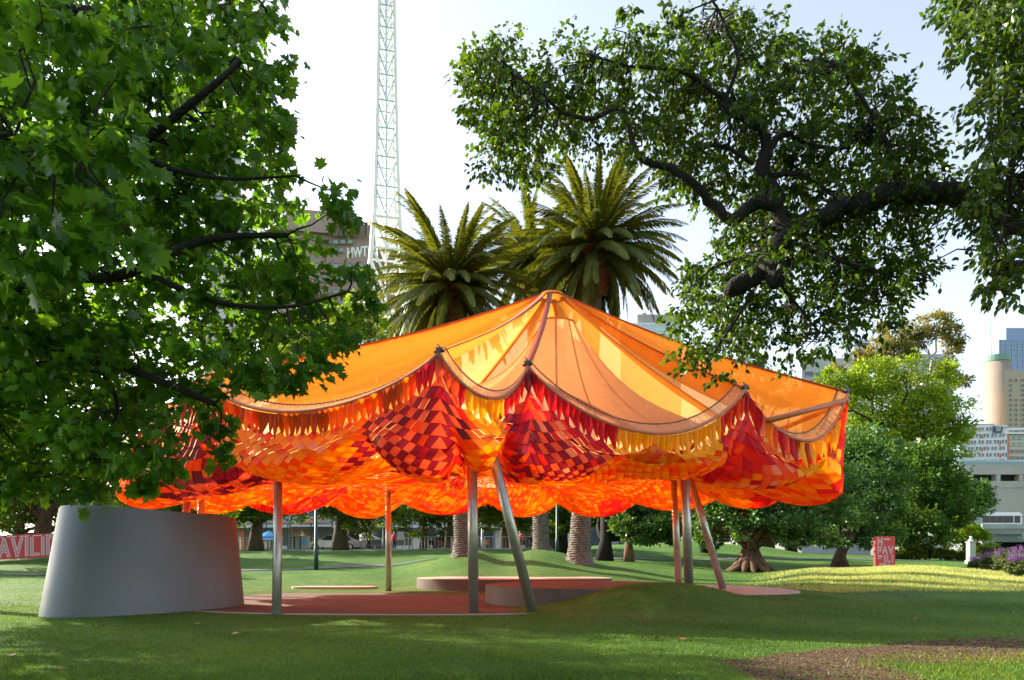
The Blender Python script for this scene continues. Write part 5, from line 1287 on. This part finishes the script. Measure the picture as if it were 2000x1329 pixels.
MB().box((W(1968.5, 0, 150).x, 150.2, W(0, 872, 150).z), (.25, .5, 6.2)).build('corner_strip', redacc, db)
# concrete car park
cp = thing('car_park', 'grey concrete car park building with dark openings above the bridge', 'building', (W(1960, 0, 108).x, 118, 0))
Yc = 108; dk = M('opening_shade', (.03, .03, .032), .9)  # near-black colour paints the shade inside the openings
A_ = W(1876, 906, Yc); B_ = W(2120, 900, Yc)
def slab_(px0, py0, px1, py1, Y, dep, mat, name):
    a = W(px0, py1, Y); b = W(px1, py0, Y); return MB().box(((a.x+b.x)/2, Y+dep/2, (a.z+b.z)/2), (b.x-a.x, dep, b.z-a.z)).build(name, mat, cp)
slab_(1878, 909, 2120, 1075, Yc+1.5, 18, dk, 'interior_shade')
slab_(1874, 908, 2120, 927, Yc, 1.2, greyc, 'spandrel'); slab_(1889, 940, 2120, 953, Yc, 1.2, greyc, 'spandrel'); slab_(1886, 966, 1925, 980, Yc, 1.2, greyc, 'spandrel')
slab_(1946, 953, 2120, 1010, Yc+.1, 1.2, greyc, 'wall'); slab_(1889, 991, 2120, 1040, Yc+.2, 1.2, greyc, 'wall'); slab_(1924, 953, 1948, 966, Yc+.3, 1.2, greyc, 'wall')
for px in (1893, 1946, 1991): slab_(px, 926, px+8, 941, Yc+.05, 1.2, greyc, 'column')
slab_(1889, 953, 1928, 956, Yc+.4, 1, greyc, 'column')
MB().tube([(A_.x+1.5, Yc+4, A_.z+.25), (A_.x+18, Yc+4, A_.z+.25)], .9, 10).build('roof_canopy', M('green_metal_roof', (.20, .30, .28), .4), cp)
# bridge with a bus on it
bgm = M('bridge_concrete', (.22, .23, .235), .8, var=.15, scale=.4)
bd = thing('road_bridge', 'concrete road bridge at the right edge with dark opening below', 'bridge', (W(1960, 0, 88).x, 88, 0)); Yb = 88
def bx(px0, py0, px1, py1, Y, dep, mat, name, par=bd):
    a = W(px0, py1, Y); b = W(px1, py0, Y); return MB().box(((a.x+b.x)/2, Y+dep/2, (a.z+b.z)/2), (b.x-a.x, dep, b.z-a.z)).build(name, mat, par)
bx(1908, 1033, 2140, 1044, Yb, 12, bgm, 'deck'); bx(1935, 1044.5, 2140, 1059, Yb+.4, 11, M('bridge_girder', (.17, .19, .18), .7, var=.1), 'girder')
bx(1918, 1024, 2140, 1033, Yb-.1, .3, M('parapet_concrete', (.33, .36, .36), .7, var=.15, scale=.6), 'parapet'); bx(1918, 1044.5, 1944, 1090, Yb+.2, 11, bgm, 'abutment')
bx(1944.5, 1059.5, 2140, 1095, Yb+5, 5, dk, 'underpass_shade')  # solid dark block painted as the shade under the deck
MB().tube([W(1997, 1042, 87), W(1997, 1056, 87), W(1988, 1049, 87)], .08, 6).build('bracket', steel, bd)
bs = thing('bus', 'white bus with dark windows crossing the bridge', 'bus', (W(1940, 0, 90).x, 90, W(0, 1033, 88).z)); 
bx(1903, 1003.5, 1996, 1031, 91, 2.5, white_m, 'body', bs); bx(1918, 1001.0, 1993, 1004, 91.2, 2.1, white_m, 'roof_unit', bs)
bx(1889, 1005, 1903.2, 1030, 91.3, 2.0, M('bus_front', (.55, .60, .62), .4), 'rear_section', bs)
for a_, b_ in ((1919, 1932), (1933, 1946), (1947, 1959), (1960, 1979), (1981.5, 1993)): bx(a_, 1008, b_, 1021.5, 90.95, .1, glassd, 'side_window', bs)
bx(1904, 1009, 1917.5, 1026, 90.95, .1, M('bus_door', (.22, .30, .30), .2), 'door', bs); bx(1891, 1009, 1902, 1024, 91.24, .1, glassd, 'side_window', bs)
for px in (1912, 1978): c_ = W(px, 1031, 91); MB().tube([c_, c_+Vector((0, .4, 0))], .48, 16).build('wheel', rubber, bs)
# steps with handrails, bust
sp_ = thing('steps', 'stone steps climbing the bank between metal handrails', 'stairs', (W(1850, 0, 66).x, 66, 1)); stm = M('step_stone', (.20, .20, .20), .8, var=.15)
for k in range(12):
    a = W(1868-k*5.2, 1088-k*2.6, 64+k*.45); MB().box((a.x-1.3, a.y+.3, a.z-.25), (4.2, .7, .6)).build('step', stm, sp_)
hr = thing('handrail', 'white metal handrails flanking the steps', 'railing', (W(1850, 0, 64).x, 63.5, 1))
for (xa, ya, xb, yb) in ((1788, 1055, 1821, 1074), (1815, 1056, 1847, 1075), (1843, 1054, 1878, 1072)):
    a = W(xa, ya, 63.6); b = W(xb, yb, 63); MB().tube([a, b, b-Vector((0, 0, .5))], .045, 6).build('rail', white_m, hr)
    for k in range(9): p = a.lerp(b, k/9); MB().tube([p, p-Vector((0, 0, .55))], .02, 4).build('baluster', steel, hr)
bu = thing('bust_statue', 'pale stone bust on a tall pedestal near the purple flowers', 'statue', tuple(G0(1896, 50))); stw = M('pale_stone', (.40, .42, .36), .8, var=.15, scale=3)
g = Vector(G0(1896, 50)); zt2 = EYE+(HZ-1060)/F_*50
MB().box((g.x, 50, (g.z+zt2)/2), (.42, .42, zt2-g.z)).build('pedestal', stw, bu); MB().box((g.x, 50, zt2+.03), (.52, .52, .07)).build('cornice', stw, bu); MB().box((g.x, 50, g.z+.2), (.55, .55, .3)).build('plinth', stw, bu)
whs = M('white_stone', (.62, .62, .60), .6)
MB().tube([(g.x, 50, zt2+.06), (g.x, 50, zt2+.14), (g.x, 50, zt2+.22), (g.x, 50, zt2+.26), (g.x, 49.98, zt2+.34), (g.x, 50, zt2+.42), (g.x, 50, zt2+.46)], [.17, .20, .12, .06, .10, .10, .04], 14).build('bust', whs, bu, True)
# street buildings behind the shelters
sb = thing('shop_building', 'long grey street building with pale awning and glazed ground floor beyond the road', 'building', (-22, 96, 2))
MB().box((-30, 100, 6), (62, 12, 9.4)).build('wall', M('shop_wall', (.30, .31, .30), .7, var=.2, scale=.3), sb)
MB().box((-30, 93.0, 5.4), (62, 2.2, .4)).build('awning', M('awning', (.42, .45, .46), .6), sb)
rg = random.Random(4); shopc = [darkg, tealg, M('shop_light', (.55, .55, .50), .6), M('shop_orange', (.65, .20, .06), .6), M('shop_dark', (.06, .06, .07), .5), M('shop_white', (.7, .7, .7), .6), darkg]
for k in range(26):
    x = -60+k*2.35; MB().box((x, 93.95, 3.5), (2.05, .12, 2.9)).build('shopfront', rg.choice(shopc), sb)
    MB().box((x, 93.95, 7.8), (1.5, .12, 1.8)).build('window', darkg, sb)
for k in range(8): MB().box((-58+k*7.6, 93.9, 6.2), (2.8, .2, .8)).build('sign_panel', rg.choice([shopc[2], shopc[3], shopc[5], blue]), sb)
sb2 = thing('shop_building', 'dark brown shop building beyond the black car', 'building', (8, 96, 2))
MB().box((10, 101, 5.6), (17, 12, 8.6)).build('wall', M('brown_wall', (.10, .065, .05), .8, var=.2, scale=.4), sb2)
for k in range(6): MB().box((3.5+k*2.6, 94.9, 4.2), (1.9, .14, 2.8)).build('window', rg.choice([darkg, shopc[2], greyp]), sb2)

# ------------------------------------------------ grass and litter
grassm = leafmat('grass_blade', (.020, .070, .010), (.17, .29, .055), trans=.35, gloss=.05, tscale=1.5, rough=.5)
grassm2 = leafmat('tuft_blade', (.08, .14, .015), (.26, .32, .04), trans=.4, gloss=.04, tscale=1.5)
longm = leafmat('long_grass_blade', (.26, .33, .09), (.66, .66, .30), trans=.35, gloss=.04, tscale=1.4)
rng = np.random.default_rng(77)
def blades(n, xf, yf, h0, h1, w0, mat, name, label, mask=None, clump=0):
    y = yf(rng.random(n)); x = xf(rng.random(n), y)
    if clump: x = x+rng.normal(size=n)*clump; 
    if mask is not None: k = rng.random(n) < mask(x, y); x, y = x[k], y[k]
    n = len(x); z = ground(x, y)-.005; a = rng.uniform(0, 2*PI, n); h = rng.uniform(h0, h1, n)*(.8+.2*np.sin(x*1.7+1.3*np.sin(y*1.1))*np.sin(y*2.3+1.7*np.sin(x*.7))); ln = rng.normal(size=(n, 2))*.35*h[:, None]
    dx, dy = np.cos(a)*w0, np.sin(a)*w0
    V = np.stack([np.stack([x-dx, y-dy, z], 1), np.stack([x+dx, y+dy, z], 1), np.stack([x+ln[:, 0], y+ln[:, 1], z+h], 1)], 1).reshape(-1, 3)
    pt_ = .5+.5*np.sin(x*.8+2*np.sin(y*.5))*np.sin(y*.9+x*.3)
    t = np.clip(rng.uniform(0, .6, n)+pt_*.4, 0, 1)
    o = link(name, npmesh(name, V, np.arange(3*n).reshape(-1, 3), mat, np.repeat(t, 3)), None); tag(o, label, 'grass', kind='stuff')
floor_out = lambda x, y: 1-((np.abs((x+2.6)/8.0)**2.5+np.abs((y-22.4)/5.45)**2.5) < 1)-0
inpod = lambda x, y: (np.abs(((x-pc.x)*A.x+(y-pc.y)*A.y)/2.6)**2.25+np.abs(((x-pc.x)*Bn.x+(y-pc.y)*Bn.y)/1.25)**2.25) < 1
inb = lambda x, y: (((x-2.35)/3.2)**2+((y-21.6)/3.0)**2 < 1) & (ground(x, y) < .57)
msk = lambda x, y: np.clip(floor_out(x, y), 0, 1)*(1-dirtmask(x, y)*.93)*(~inpod(x, y))*(~inb(x, y))
blades(300000, lambda u, y: (u-.5)*1.75*y, lambda u: 7.4+13*u**1.7, .025, .065, .0060, grassm, 'grass', 'short mown grass in the shaded foreground', msk)
blades(60000, lambda u, y: (u-.5)*1.7*y, lambda u: 19+22*u, .02, .07, .010, grassm, 'grass', 'mown grass of the middle lawn', lambda x, y: msk(x, y)*(((x-6.6)**2/8.6+(y-23.4)**2/11) > 1))
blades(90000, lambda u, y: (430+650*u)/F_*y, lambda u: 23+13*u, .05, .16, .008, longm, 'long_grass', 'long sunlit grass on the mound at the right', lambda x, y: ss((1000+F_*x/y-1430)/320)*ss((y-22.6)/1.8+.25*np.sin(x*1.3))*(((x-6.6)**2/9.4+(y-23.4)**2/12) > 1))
# tufts of regrown grass in the near right corner
blades(16000, lambda u, y: 3.2+6.5*u, lambda u: 7.6+2.6*u, .03, .08, .006, grassm2, 'grass_tufts', 'bright grass tufts in the mulch corner at the lower right', lambda x, y: ss((x-4.4)/1.5)*(.3+.7*(np.sin(x*3)*np.sin(y*4+1) > .1)))
FLL = ['large tan fallen leaf at the bottom left of the lawn', 'fallen leaf on the grass below the left front pole', 'orange fallen leaf right of centre on the lawn', 'fallen leaf on the near mound below the right poles', 'fallen leaf on the grass below the front bench', 'orange fallen leaf above the mulch patch', 'fallen leaf on the right lawn below the sunlit mound', 'fallen leaf at the foot of the grey kiosk', 'tan fallen leaf beside the orange one, left of the mulch', 'fallen leaf at the right frame edge', 'fallen leaf in the bottom left corner']
litm = [M('dry_leaf_brown', (.22, .10, .04), .7), M('dry_leaf_tan', (.42, .30, .16), .7), M('dry_leaf_orange', (.45, .14, .04), .7)]
for k, (px, py) in enumerate(((118,1308),(455,1241),(1332,1255),(1530,1192),(1163,1222),(1403,1225),(1783,1217),(385,1222),(1277,1253),(1980,1205),(22,1285))):
    Y = F_*EYE/(py-HZ); x = (px-1000)/F_*Y; z = gz(x, Y)+.035; m = leafmats_at(tm, np.array([[x, Y, z]]), np.array([[rng.normal(), rng.normal(), .15]]), np.array([.13]), rng, 4)[0]
    me = bpy.data.meshes.new('fallen_leaf'); me.from_pydata([tuple(v) for v in tm[0]], [], [tuple(int(i) for i in f) for f in tm[1]]); me.materials.append(litm[k % 3])
    o = link('fallen_leaf', me, None, m); tag(o, FLL[k], 'leaf', 'fallen leaves on the lawn')
n = 420; y = 7.6+14*rng.random(n)**1.5; x = (rng.random(n)-.5)*1.6*y; k = rng.random(n) < msk(x, y); x, y = x[k], y[k]; n = len(x)
X, T, tn = scatter(T_diam(), np.stack([x, y, ground(x, y)+.03], 1), np.stack([rng.normal(size=n), rng.normal(size=n), rng.normal(size=n)*.2], 1), rng.uniform(.02, .055, n), rng.uniform(0, 1, n), rng, 2)
tag(link('leaf_litter', npmesh('leaf_litter', X, T, leafmat('litter', (.12, .06, .025), (.42, .32, .16), trans=.1, gloss=.03), tn), None), 'scattered bits of dry leaf and twig in the lawn', 'leaf litter', kind='stuff')
n = 5000; x = rng.uniform(2.6, 9, n); y = rng.uniform(8.0, 12.6, n); k = rng.random(n) < dirtmask(x, y)*.95; x, y = x[k], y[k]; n = len(x)
V = ground(x, y)+.006
X, T, tn = scatter(T_diam(), np.stack([x, y, V], 1), np.stack([rng.normal(size=n), rng.normal(size=n), rng.normal(size=n)*.12], 1), rng.uniform(.02, .06, n), rng.uniform(0, 1, n), rng, 3)
tag(link('mulch', npmesh('mulch', X, T, leafmat('mulch_chip', (.04, .024, .014), (.24, .165, .105), trans=.05, gloss=.03), tn), None), 'loose bark mulch scattered on the bare patch at the lower right', 'mulch', kind='stuff')
